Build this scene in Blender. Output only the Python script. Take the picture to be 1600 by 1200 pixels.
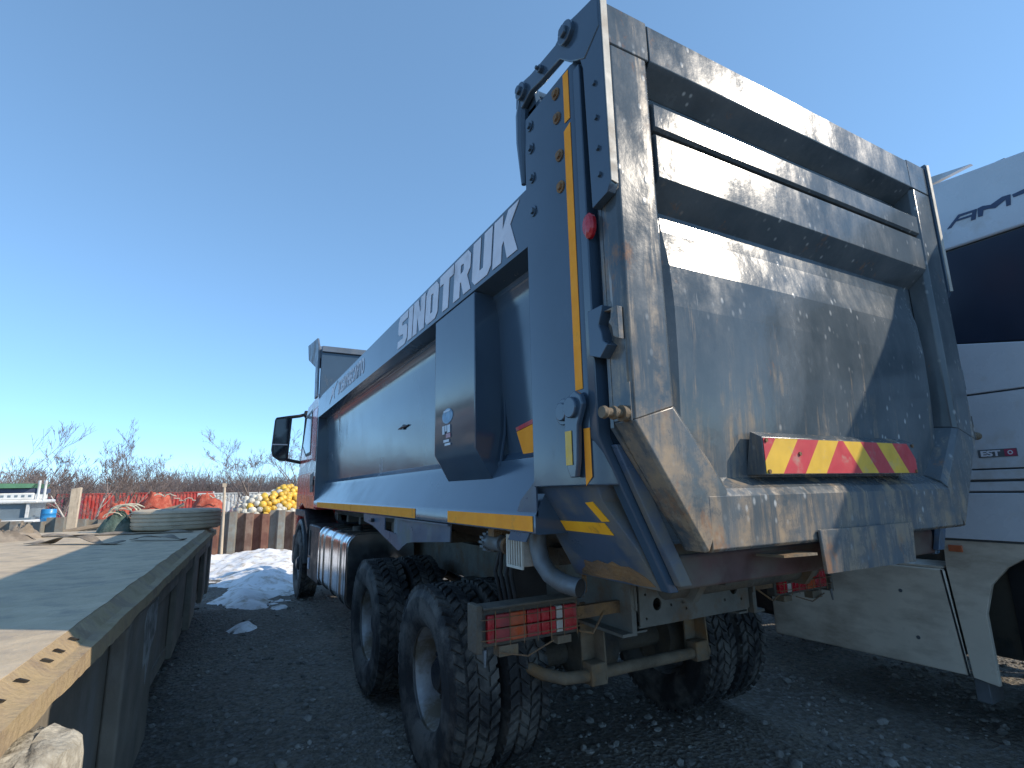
import bpy, bmesh, math, random
from mathutils import Vector, Matrix, noise
from mathutils.geometry import tessellate_polygon
random.seed(7)
scene = bpy.context.scene
for o in list(bpy.data.objects): bpy.data.objects.remove(o)
COL = scene.collection

# ---------------------------------------------------------------- camera, sky, sun, exposure
cam_data = bpy.data.cameras.new("camera"); cam = bpy.data.objects.new("camera", cam_data); COL.objects.link(cam)
cam_data.sensor_width = 36.0; cam_data.lens = 18.505; cam_data.clip_start = 0.05; cam_data.clip_end = 3000
RC = Matrix(((0.88014316, -0.07633604, -0.4685305), (-0.47428211, -0.18322157, -0.86109601), (-0.02011223, 0.9801034, -0.19746603)))
cam.matrix_world = Matrix.Translation((-2.3994, -1.3335, 1.65)) @ RC.to_4x4()
scene.camera = cam
SUN = Vector((1.23, -0.87, 1.0)).normalized()
elev = math.asin(SUN.z); azim = math.atan2(SUN.x, SUN.y)
world = bpy.data.worlds.new("World"); scene.world = world; world.use_nodes = True
wn = world.node_tree.nodes; wl = world.node_tree.links
sky = wn.new("ShaderNodeTexSky"); sky.sky_type = 'NISHITA'; sky.sun_disc = False
sky.sun_elevation = elev; sky.sun_rotation = azim; sky.altitude = 6000; sky.air_density = 1.2; sky.dust_density = 0.0; sky.ozone_density = 10.0
wn["Background"].inputs[1].default_value = 0.15
gm = wn.new("ShaderNodeGamma"); gm.inputs[1].default_value = .65; wl.new(sky.outputs[0], gm.inputs[0])
mx = wn.new("ShaderNodeMix"); mx.data_type = "RGBA"; mx.blend_type = "MULTIPLY"; mx.inputs[0].default_value = 1; mx.clamp_result = False
wl.new(gm.outputs[0], mx.inputs[6]); mx.inputs[7].default_value = (2.26, 2.42, 2.24, 1); wl.new(mx.outputs[2], wn["Background"].inputs[0])
sl = bpy.data.lights.new("sun", 'SUN'); sl.energy = 3.6; sl.angle = math.radians(0.53); sl.color = (1.0, 0.885, 0.73)
so = bpy.data.objects.new("sun", sl); COL.objects.link(so); so.rotation_euler = (-SUN).to_track_quat('-Z', 'Y').to_euler()
so.location = (10, -8, 12)
vs = scene.view_settings; vs.view_transform = 'Standard'; vs.look = 'None'; vs.gamma = 1; vs.exposure = 0.48; vs.use_curve_mapping = False
scene.render.engine = 'CYCLES'
scene.render.resolution_x = 1024; scene.render.resolution_y = 768

# ---------------------------------------------------------------- materials
MATS = {}
def _n(nt, t, **k):
    n = nt.nodes.new(t)
    for a, v in k.items(): setattr(n, a, v)
    return n
def ramp(nt, src, p0, p1, c0=(0, 0, 0, 1), c1=(1, 1, 1, 1)):
    r = _n(nt, "ShaderNodeValToRGB"); e = r.color_ramp.elements
    e[0].position = p0; e[0].color = c0; e[1].position = p1; e[1].color = c1
    nt.links.new(src, r.inputs[0]); return r.outputs[0]
def mixc(nt, fac, a, b, typ='MIX'):
    m = _n(nt, "ShaderNodeMix", data_type='RGBA', blend_type=typ)
    if isinstance(fac, (int, float)): m.inputs[0].default_value = fac
    else: nt.links.new(fac, m.inputs[0])
    for i, v in ((6, a), (7, b)):
        if isinstance(v, tuple): m.inputs[i].default_value = (v + (1,))[:4]
        else: nt.links.new(v, m.inputs[i])
    return m.outputs[2]
def math_n(nt, op, a, b=0.0):
    m = _n(nt, "ShaderNodeMath", operation=op)
    for i, v in ((0, a), (1, b)):
        if isinstance(v, (int, float)): m.inputs[i].default_value = v
        else: nt.links.new(v, m.inputs[i])
    m.use_clamp = False
    return m.outputs[0]
def coords(nt, scale=(1, 1, 1), rot=(0, 0, 0)):
    tc = _n(nt, "ShaderNodeTexCoord"); mp = _n(nt, "ShaderNodeMapping")
    mp.inputs['Scale'].default_value = scale; mp.inputs['Rotation'].default_value = rot
    nt.links.new(tc.outputs['Object'], mp.inputs[0]); return mp.outputs[0]
def noise_n(nt, vec, scale, detail=5, rough=.55):
    t = _n(nt, "ShaderNodeTexNoise"); t.inputs['Scale'].default_value = scale; t.inputs['Detail'].default_value = detail
    t.inputs['Roughness'].default_value = rough; nt.links.new(vec, t.inputs['Vector']); return t.outputs['Fac']
def M(name, col, rough=.5, metal=0., var=.25, vscale=5., dirt=None, damt=.5, dscale=3., dstretch=(1, 1, 1), bump=.0, bscale=60., spec=.5, coat=0., rvar=.15, rand=0., emit=None):
    if name in MATS: return MATS[name]
    m = bpy.data.materials.new(name); m.use_nodes = True; nt = m.node_tree; b = nt.nodes["Principled BSDF"]; L = nt.links
    v = coords(nt); n1 = noise_n(nt, v, vscale)
    dark = tuple(c * (1 - var) for c in col); lite = tuple(min(1, c * (1 + var)) for c in col)
    c = mixc(nt, ramp(nt, n1, .3, .7), dark, lite)
    rsrc = ramp(nt, noise_n(nt, v, vscale * 2.3), .3, .7, (max(.02, rough - rvar),) * 3 + (1,), (min(1, rough + rvar),) * 3 + (1,))
    if dirt:
        dn = noise_n(nt, coords(nt, dstretch), dscale, 8, .65)
        f = ramp(nt, dn, max(0, .62 - damt * .35), min(1, .62 - damt * .35 + .16))
        c = mixc(nt, f, c, dirt); rsrc = mixc(nt, f, rsrc, (.8, .8, .8))
    if rand:
        oi = _n(nt, "ShaderNodeObjectInfo")
        hs = _n(nt, "ShaderNodeHueSaturation"); L.new(c, hs.inputs['Color'])
        L.new(math_n(nt, 'ADD', math_n(nt, 'MULTIPLY', oi.outputs['Random'], rand * 2), 1 - rand), hs.inputs['Value']); c = hs.outputs[0]
    L.new(c, b.inputs['Base Color']); L.new(rsrc, b.inputs['Roughness'])
    b.inputs['Metallic'].default_value = metal; b.inputs['Specular IOR Level'].default_value = spec; b.inputs['Coat Weight'].default_value = coat
    b.inputs['Coat Roughness'].default_value = .08
    if bump:
        bn = _n(nt, "ShaderNodeBump"); bn.inputs['Strength'].default_value = bump; bn.inputs['Distance'].default_value = .02
        L.new(noise_n(nt, v, bscale, 6), bn.inputs['Height']); L.new(bn.outputs[0], b.inputs['Normal'])
    MATS[name] = m; return m
def gate_paint(name):
    """worn blue grey paint: pale grit speckles, dried mud runs, rust along the edges"""
    m = bpy.data.materials.new(name); m.use_nodes = True; nt = m.node_tree; b = nt.nodes["Principled BSDF"]; L = nt.links
    v = coords(nt)
    c = mixc(nt, ramp(nt, noise_n(nt, v, 2.2, 7), .35, .7), (.060, .078, .092), (.10, .12, .135))
    # dull dust film
    film = ramp(nt, noise_n(nt, coords(nt, (1.3, 1.3, .6)), 3.5, 8, .7), .42, .75)
    c = mixc(nt, math_n(nt, 'MULTIPLY', film, .45), c, (.19, .205, .215))
    # vertical runs of dried mud, thicker low down
    sep = _n(nt, "ShaderNodeSeparateXYZ"); L.new(v, sep.inputs[0])
    low = _n(nt, "ShaderNodeMapRange"); L.new(sep.outputs[2], low.inputs[0])
    low.inputs[1].default_value = 2.55; low.inputs[2].default_value = 1.45; low.inputs[3].default_value = -.12; low.inputs[4].default_value = .17
    lefty = _n(nt, "ShaderNodeMapRange"); L.new(sep.outputs[0], lefty.inputs[0])
    lefty.inputs[1].default_value = -.75; lefty.inputs[2].default_value = -1.0; lefty.inputs[3].default_value = 0; lefty.inputs[4].default_value = .13
    rn = noise_n(nt, coords(nt, (9, 9, .9)), 1.3, 7, .7)
    fr = ramp(nt, math_n(nt, 'ADD', math_n(nt, 'ADD', rn, low.outputs[0]), lefty.outputs[0]), .57, .72)
    bl = ramp(nt, noise_n(nt, v, 7, 8, .7), .38, .62)
    fm = math_n(nt, 'MULTIPLY', fr, bl)
    c = mixc(nt, math_n(nt, 'MULTIPLY', fm, .85), c, (.37, .27, .17))
    # rust blooms
    rz = noise_n(nt, coords(nt, (1.6, 1.6, 1)), 3.1, 9, .75)
    hem = _n(nt, "ShaderNodeMapRange"); L.new(sep.outputs[2], hem.inputs[0])
    hem.inputs[1].default_value = 1.50; hem.inputs[2].default_value = 1.40; hem.inputs[3].default_value = 0; hem.inputs[4].default_value = .08
    rz = math_n(nt, 'ADD', rz, hem.outputs[0])
    c = mixc(nt, math_n(nt, 'MULTIPLY', ramp(nt, math_n(nt, 'ADD', rz, math_n(nt, 'MULTIPLY', lefty.outputs[0], .6)), .63, .73), .85), c, (.27, .135, .065))
    # pale grit splashes
    vo = _n(nt, "ShaderNodeTexVoronoi"); vo.inputs['Scale'].default_value = 26; vo.inputs['Randomness'].default_value = 1
    wv = coords(nt, (1, 1, .62)); L.new(wv, vo.inputs['Vector'])
    oi = ramp(nt, vo.outputs['Distance'], .1, .27, (1, 1, 1, 1), (0, 0, 0, 1))
    pick = math_n(nt, 'MULTIPLY', ramp(nt, noise_n(nt, v, 4.5, 6, .6), .42, .60), ramp(nt, noise_n(nt, v, 1.3, 3, .5), .42, .58))
    sc = _n(nt, "ShaderNodeSeparateColor"); L.new(vo.outputs['Color'], sc.inputs[0])
    fs = math_n(nt, 'MULTIPLY', math_n(nt, 'MULTIPLY', oi, pick), ramp(nt, sc.outputs[0], .35, .5))
    c = mixc(nt, math_n(nt, 'MULTIPLY', fs, .8), c, (.55, .56, .55))
    # scrapes
    sn = noise_n(nt, coords(nt, (14, 14, 1.1), (0, .35, 0)), 1.5, 4, .5)
    fc = ramp(nt, sn, .735, .755)
    c = mixc(nt, math_n(nt, 'MULTIPLY', fc, .6), c, (.45, .45, .43))
    L.new(c, b.inputs['Base Color'])
    r = mixc(nt, math_n(nt, 'ADD', film, fm), (.13, .13, .13), (.36, .36, .36))
    L.new(r, b.inputs['Roughness']); b.inputs['Specular IOR Level'].default_value = .36
    bn = _n(nt, "ShaderNodeBump"); bn.inputs['Strength'].default_value = .12; bn.inputs['Distance'].default_value = .015
    L.new(math_n(nt, 'ADD', noise_n(nt, v, 9, 5), math_n(nt, 'MULTIPLY', fs, .3)), bn.inputs['Height']); L.new(bn.outputs[0], b.inputs['Normal'])
    MATS[name] = m; return m

PAINT = M('truck_paint', (.05, .082, .122), .15, 0, .12, 1.7, dirt=(.085, .10, .115), damt=.02, dscale=2.0, dstretch=(1, 1, .5), bump=.07, bscale=2.6, spec=.6, rvar=.05)
SKIRTP = M('truck_paint_dusty', (.06, .095, .15), .33, 0, .2, 2.5, dirt=(.15, .145, .13), damt=.45, dscale=3, bump=.05, bscale=8, rvar=.1)
GATE = gate_paint('tailgate_paint')
UNDER = M('underbody_dirty', (.075, .071, .063), .75, 0, .4, 6, dirt=(.115, .095, .07), damt=.65, dscale=5, bump=.4, bscale=40)
FRAME = M('chassis_grey', (.14, .135, .115), .65, 0, .25, 5, dirt=(.15, .10, .06), damt=.4, dscale=6, bump=.2, bscale=50)
RUSTY = M('rusted_steel', (.17, .105, .06), .85, 0, .4, 7, dirt=(.25, .14, .06), damt=.5, dscale=8, bump=.5, bscale=60)
BAR = M('bar_muddy', (.16, .125, .085), .85, 0, .35, 7, dirt=(.23, .135, .06), damt=.35, dscale=6, bump=.3)
TAPE = M('reflective_tape', (1.0, .36, .04), .75, 0, .08, 14, dirt=(.5, .25, .07), damt=.04, dscale=7, bump=.05, bscale=120, spec=.15)
TAPEB = M('reflective_tape_bright', (1.0, .46, .03), .75, 0, .1, 14, dirt=(.4, .2, .05), damt=.08, dscale=9, spec=.15)
WHITEL = M('lettering_white', (.66, .66, .72), .5, 0, .06, 9, dirt=(.4, .41, .46), damt=.1)
RUBBER = M('tyre_rubber', (.022, .022, .023), .78, 0, .35, 7, dirt=(.12, .112, .1), damt=.5, dscale=5, bump=.25, bscale=90)
RUBBERD = M('tyre_rubber_dusty', (.045, .042, .038), .85, 0, .35, 7, dirt=(.17, .145, .11), damt=.6, dscale=4, bump=.3, bscale=90)
RIM = M('rim_steel', (.33, .33, .33), .5, .35, .25, 9, dirt=(.19, .16, .12), damt=.5, dscale=5, bump=.1)
CHROME = M('tank_aluminium', (.62, .63, .65), .17, 1., .1, 8, rvar=.05, bump=.03, bscale=6)
DARK = M('black_plastic', (.018, .019, .022), .5, 0, .3, 8, dirt=(.07, .065, .055), damt=.3)
DARKM = M('dark_metal', (.035, .04, .05), .4, .4, .3, 8, dirt=(.1, .08, .06), damt=.3)
GALV = M('galvanised_pipe', (.15, .17, .19), .58, .3, .25, 7, dirt=(.13, .11, .085), damt=.4)
REDLENS = M('red_lens', (.42, .015, .025), .22, 0, .2, 18, dirt=(.2, .05, .045), damt=.3, spec=.6)
ORLENS = M('orange_lens', (.48, .075, .02), .25, 0, .2, 18, dirt=(.25, .08, .04), damt=.3)
WHLENS = M('clear_lens', (.5, .47, .42), .25, 0, .15, 18, dirt=(.25, .2, .15), damt=.3)
CHRED = M('board_red', (.52, .045, .055), .45, 0, .12, 10, dirt=(.42, .25, .2), damt=.16, dscale=9)
CHYEL = M('board_yellow', (.70, .43, .04), .45, 0, .12, 10, dirt=(.5, .38, .2), damt=.2, dscale=9)
CREAM = M('board_edge', (.52, .49, .43), .6, 0, .2, 10, dirt=(.34, .25, .17), damt=.12)
CABRED = M('cab_red', (.55, .05, .04), .25, 0, .1, 3, coat=.4, dirt=(.25, .14, .1), damt=.12)
CABWHITE = M('cab_white_band', (.66, .62, .62), .3, 0, .08, 3)
CABORANGE = M('cab_orange', (.66, .13, .03), .3, 0, .1, 3)
TINT = M('tinted_panel', (.016, .024, .045), .32, 0, .1, 3, rvar=.04, spec=.35)
GLASS = M('dark_glass', (.012, .016, .024), .06, 0, .1, 3, rvar=.02, spec=.7)
WINGLASS = M('window_glass', (.30, .36, .42), .1, 0, .1, 3, rvar=.02, spec=.7)
WHITE = M('tractor_white', (.53, .56, .60), .28, 0, .06, 2.5, dirt=(.40, .37, .33), damt=.28, dscale=2, bump=.02, bscale=4, coat=.3, rvar=.08)
WHITELOW = M('tractor_skirt', (.62, .55, .45), .38, 0, .08, 2.5, dirt=(.38, .32, .25), damt=.5, dscale=2.2, dstretch=(1, .5, 1.4), bump=.03, bscale=4)

# ---------------------------------------------------------------- mesh helpers
class MB:
    def __init__(s): s.v = []; s.f = []
    def add(s, vs, fs):
        o = len(s.v); s.v += [tuple(p) for p in vs]; s.f += [tuple(i + o for i in f) for f in fs]; return s
    def box(s, x0, x1, y0, y1, z0, z1):
        v = [(x, y, z) for z in (z0, z1) for y in (y0, y1) for x in (x0, x1)]
        return s.add(v, [(0, 2, 3, 1), (4, 5, 7, 6), (0, 1, 5, 4), (2, 6, 7, 3), (0, 4, 6, 2), (1, 3, 7, 5)])
    def obox(s, c, ax, ay, az, hx, hy, hz):
        c = Vector(c); v = [c + ax * (hx * i) + ay * (hy * j) + az * (hz * k) for k in (-1, 1) for j in (-1, 1) for i in (-1, 1)]
        return s.add(v, [(0, 2, 3, 1), (4, 5, 7, 6), (0, 1, 5, 4), (2, 6, 7, 3), (0, 4, 6, 2), (1, 3, 7, 5)])
    def prism(s, poly, axis, a, b, holes=()):
        def P(p, t):
            return {'x': (t, p[0], p[1]), 'y': (p[0], t, p[1]), 'z': (p[0], p[1], t)}[axis]
        loops = [list(poly)] + [list(h) for h in holes]
        flat = [p for l in loops for p in l]; n = len(flat)
        tris = tessellate_polygon([[Vector((p[0], p[1], 0)) for p in l] for l in loops])
        vs = [P(p, a) for p in flat] + [P(p, b) for p in flat]; fs = []
        for t in tris: fs.append(tuple(t)); fs.append(tuple(i + n for i in reversed(t)))
        o = 0
        for l in loops:
            k = len(l)
            for i in range(k): j = (i + 1) % k; fs.append((o + i, o + j, o + j + n, o + i + n))
            o += k
        return s.add(vs, fs)
    def cyl(s, p0, p1, r0, r1=None, n=16, caps=True, ph=0.):
        r1 = r0 if r1 is None else r1; p0 = Vector(p0); p1 = Vector(p1); d = (p1 - p0).normalized()
        a = d.orthogonal().normalized(); b = d.cross(a)
        ring = [(a * math.cos(t) + b * math.sin(t)) for t in (2 * math.pi * i / n + ph for i in range(n))]
        vs = [p0 + r * r0 for r in ring] + [p1 + r * r1 for r in ring]
        fs = [(i, (i + 1) % n, (i + 1) % n + n, i + n) for i in range(n)]
        if caps: fs += [tuple(reversed(range(n))), tuple(range(n, 2 * n))]
        return s.add(vs, fs)
    def tube(s, path, r, n=10, caps=True):
        path = [Vector(p) for p in path]; k = len(path); rs = r if isinstance(r, (list, tuple)) else [r] * k
        prev = None; vs = []
        for i, p in enumerate(path):
            d = (path[min(i + 1, k - 1)] - path[max(i - 1, 0)]).normalized()
            a = d.orthogonal().normalized() if prev is None else (prev - d * prev.dot(d)).normalized()
            prev = a; b = d.cross(a)
            vs += [p + (a * math.cos(2 * math.pi * j / n) + b * math.sin(2 * math.pi * j / n)) * rs[i] for j in range(n)]
        fs = [(i * n + j, i * n + (j + 1) % n, (i + 1) * n + (j + 1) % n, (i + 1) * n + j) for i in range(k - 1) for j in range(n)]
        if caps: fs += [tuple(reversed(range(n))), tuple(range((k - 1) * n, k * n))]
        return s.add(vs, fs)
    def lathe(s, prof, c, axis='x', n=48, close=False, caps=False):
        """prof = [(radius, height along axis)]"""
        vs = []; c = Vector(c); k = len(prof)
        for (r, h) in prof:
            for j in range(n):
                t = 2 * math.pi * j / n; u, w = r * math.cos(t), r * math.sin(t)
                vs.append(c + Vector({'x': (h, u, w), 'y': (w, h, u), 'z': (u, w, h)}[axis]))
        rng = range(k if close else k - 1)
        fs = [(i * n + j, i * n + (j + 1) % n, ((i + 1) % k) * n + (j + 1) % n, ((i + 1) % k) * n + j) for i in rng for j in range(n)]
        if caps: fs += [tuple(range(n)), tuple(range((k - 1) * n, k * n))]
        return s.add(vs, fs)
    def loft(s, secs, caps=True):
        n = len(secs[0]); vs = [p for sec in secs for p in sec]
        fs = [(i * n + j, i * n + (j + 1) % n, (i + 1) * n + (j + 1) % n, (i + 1) * n + j) for i in range(len(secs) - 1) for j in range(n)]
        if caps: fs += [tuple(reversed(range(n))), tuple(range((len(secs) - 1) * n, len(secs) * n))]
        return s.add(vs, fs)
    def grid(s, nu, nv, fn):
        vs = [fn(i / nu, j / nv) for i in range(nu + 1) for j in range(nv + 1)]
        fs = [(i * (nv + 1) + j, (i + 1) * (nv + 1) + j, (i + 1) * (nv + 1) + j + 1, i * (nv + 1) + j + 1) for i in range(nu) for j in range(nv)]
        return s.add(vs, fs)
    def mirror_x(s):
        m = MB(); m.v = [(-x, y, z) for x, y, z in s.v]; m.f = [tuple(reversed(f)) for f in s.f]; return m
    def hexbolt(s, c, d, r, h): c = Vector(c); return s.cyl(c, c + Vector(d) * h, r, r * .9, 6)
def mesh_of(name, mb, mat, smooth=35, off=(0, 0, 0)):
    me = bpy.data.meshes.new(name); ox, oy, oz = off
    me.from_pydata([(x - ox, y - oy, z - oz) for x, y, z in mb.v], [], mb.f)
    bm = bmesh.new(); bm.from_mesh(me); bmesh.ops.recalc_face_normals(bm, faces=bm.faces); bm.to_mesh(me); bm.free()
    if smooth:
        me.polygons.foreach_set('use_smooth', [True] * len(me.polygons)); me.set_sharp_from_angle(angle=math.radians(smooth))
    me.materials.append(mat); return me
def root_of(p):
    o = Vector((0, 0, 0))
    while p: o += p.location; p = p.parent
    return o
def obj(name, mb, mat, parent=None, bevel=0, smooth=35, origin=None, label=None, seg=2):
    """links one mesh object; vertices are given in the thing's own frame when origin is None"""
    me = mesh_of(name, mb, mat, smooth, origin or (0, 0, 0)); o = bpy.data.objects.new(name, me); COL.objects.link(o)
    if origin: o.location = origin
    if parent: o.parent = parent
    if bevel:
        b = o.modifiers.new("bevel", 'BEVEL'); b.width = bevel; b.segments = seg; b.limit_method = 'ANGLE'; b.angle_limit = math.radians(40)
        b.harden_normals = False
    if label: o['label'] = label
    return o
def thing(name, label, cat, loc=(0, 0, 0), rz=0, group=None):
    o = bpy.data.objects.new(name, None); COL.objects.link(o); o.location = loc; o.rotation_euler = (0, 0, rz)
    o.empty_display_size = .2; return tag(o, label, cat, group)
def tag(o, label=None, cat=None, group=None, kind=None):
    if label: o['label'] = label
    if cat: o['category'] = cat
    if group: o['group'] = group
    if kind: o['kind'] = kind
    return o
def copy_tree(o, parent=None):
    c = o.copy(); COL.objects.link(c); c.parent = parent
    for ch in list(o.children): copy_tree(ch, c)
    return c
def text_mb(txt, size, sx=1., bold=.0):
    cu = bpy.data.curves.new("txt", 'FONT'); cu.body = txt; cu.size = size; cu.offset = bold; cu.extrude = .0015
    to = bpy.data.objects.new("txt", cu); COL.objects.link(to); dg = bpy.context.evaluated_depsgraph_get()
    me = bpy.data.meshes.new_from_object(to.evaluated_get(dg)); mb = MB()
    mb.v = [(v.co.x * sx, v.co.y, v.co.z) for v in me.vertices]; mb.f = [tuple(p.vertices) for p in me.polygons]
    bpy.data.objects.remove(to); bpy.data.curves.remove(cu); bpy.data.meshes.remove(me); return mb
def remap(mb, fn): mb.v = [tuple(fn(*p)) for p in mb.v]; return mb
def fbm(x, y, z=0., o=4): return noise.fractal(Vector((x, y, z)), 1.0, 2.0, o)

# ---------------------------------------------------------------- ground
def axis_pts(lo, hi, fine, step, far):
    a = []; x = lo
    while x <= hi: a.append(x); x += step
    s = step; x = a[-1]; r = []
    while x < far: s *= fine; x += s; r.append(x)
    s = step; x = lo; l = []
    while x > -far: s *= fine; x -= s; l.append(x)
    return l[::-1] + a + r
gx = axis_pts(-4.5, 6, 1.22, .11, 900); gy = axis_pts(-3.5, 15, 1.22, .11, 900)
def ground_z(x, y):
    z = .035 * fbm(x * .8, y * .8, 0, 3) + .012 * fbm(x * 4, y * 4, 3, 3) - .02
    if y > 15: z -= min(.7, (y - 15) * .05)
    d = math.hypot(x, y)
    if d > 60: z += min(3.0, (d - 60) * .008) + .3 * fbm(x * .02, y * .02)
    return z
g = MB(); ny = len(gy); g.v = [(x, y, ground_z(x, y)) for x in gx for y in gy]
g.f = [(i * ny + j, (i + 1) * ny + j, (i + 1) * ny + j + 1, i * ny + j + 1) for i in range(len(gx) - 1) for j in range(ny - 1)]
def ground_mat():
    m = bpy.data.materials.new('gravel_ground'); m.use_nodes = True; nt = m.node_tree; b = nt.nodes["Principled BSDF"]; L = nt.links
    v = coords(nt); big = noise_n(nt, v, .7, 6); fine = noise_n(nt, v, 22, 8, .7)
    vo = _n(nt, "ShaderNodeTexVoronoi"); vo.inputs['Scale'].default_value = 34; L.new(v, vo.inputs['Vector'])
    sc = _n(nt, "ShaderNodeSeparateColor"); L.new(vo.outputs['Color'], sc.inputs[0])
    c = mixc(nt, ramp(nt, big, .35, .65), (.15, .132, .104), (.26, .225, .175))
    c = mixc(nt, ramp(nt, fine, .4, .65), c, (.085, .076, .062))
    c = mixc(nt, math_n(nt, 'MULTIPLY', ramp(nt, sc.outputs[0], .6, .9), .6), c, (.24, .235, .22))
    sep = _n(nt, "ShaderNodeSeparateXYZ"); L.new(v, sep.inputs[0])
    far = ramp(nt, math_n(nt, 'MULTIPLY', sep.outputs[1], .02), .3, .5)
    c = mixc(nt, far, c, (.19, .145, .09))
    L.new(c, b.inputs['Base Color']); b.inputs['Roughness'].default_value = .92
    bn = _n(nt, "ShaderNodeBump"); bn.inputs['Strength'].default_value = .9; bn.inputs['Distance'].default_value = .025
    L.new(math_n(nt, 'ADD', fine, vo.outputs['Distance']), bn.inputs['Height']); L.new(bn.outputs[0], b.inputs['Normal'])
    return m
go = obj('ground', g, ground_mat(), smooth=60); tag(go, 'dark stony yard ground under the trucks', kind='structure'); 
# loose stones: nobody could count them
st = MB(); ICO = [(0, 0, 1), (.89, 0, .45), (.28, .85, .45), (-.72, .53, .45), (-.72, -.53, .45), (.28, -.85, .45), (.72, .53, -.45), (-.28, .85, -.45), (-.89, 0, -.45), (-.28, -.85, -.45), (.72, -.53, -.45), (0, 0, -1)]
ICF = [(0, 1, 2), (0, 2, 3), (0, 3, 4), (0, 4, 5), (0, 5, 1), (1, 6, 2), (2, 6, 7), (2, 7, 3), (3, 7, 8), (3, 8, 4), (4, 8, 9), (4, 9, 5), (5, 9, 10), (5, 10, 1), (1, 10, 6), (11, 7, 6), (11, 8, 7), (11, 9, 8), (11, 10, 9), (11, 6, 10)]
def stone(x, y, r, mb):
    sx, sy, sz = r * random.uniform(.7, 1.3), r * random.uniform(.7, 1.3), r * random.uniform(.4, .8); a = random.uniform(0, 6.28); ca, sa = math.cos(a), math.sin(a)
    z0 = ground_z(x, y) + sz * .3; vs = []
    for (px, py, pz) in ICO:
        k = random.uniform(.75, 1.2); px, py, pz = px * sx * k, py * sy * k, pz * sz * k
        vs.append((x + px * ca - py * sa, y + px * sa + py * ca, z0 + pz))
    mb.add(vs, ICF)
for i in range(26000):
    y = -1.2 + 12 * random.random() ** 1.9; x = random.uniform(-3.1, 5.2)
    if fbm(x * 1.3, y * 1.3, 9, 3) < random.uniform(-.5, .25): continue
    stone(x, y, random.choice((.005, .006, .007, .008, .009, .01, .012, .015, .02, .028)) * random.uniform(.7, 1.3), st)
STONE = M('stone_mix', (.21, .20, .18), .9, 0, .75, 7, bump=.3, bscale=80)
so_ = obj('gravel', st, STONE, smooth=0); tag(so_, 'loose grey gravel scattered over the yard', 'gravel', kind='stuff')
rk = 0
for (x, y, r) in ((-.3, 1.05, .045), (.75, 1.0, .055), (1.3, .75, .05), (-1.7, 3.3, .05), (-1.95, 2.6, .045), (.15, .75, .04), (1.9, 1.1, .05), (.9, .55, .06), (-1.6, 2.0, .035), (1.6, .3, .055)):
    m_ = MB(); stone(x, y, r, m_); o = obj('stone', m_, STONE, origin=(x, y, 0), smooth=0)
    tag(o, 'fist-sized pale stone lying loose on the gravel by the wheels', 'stone', 'larger stones on the gravel')

# ================================================================ DUMP TRUCK
TR = thing('dump_truck', 'large blue grey dump truck seen from behind with raised lettering rail', 'dump truck')
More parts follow.
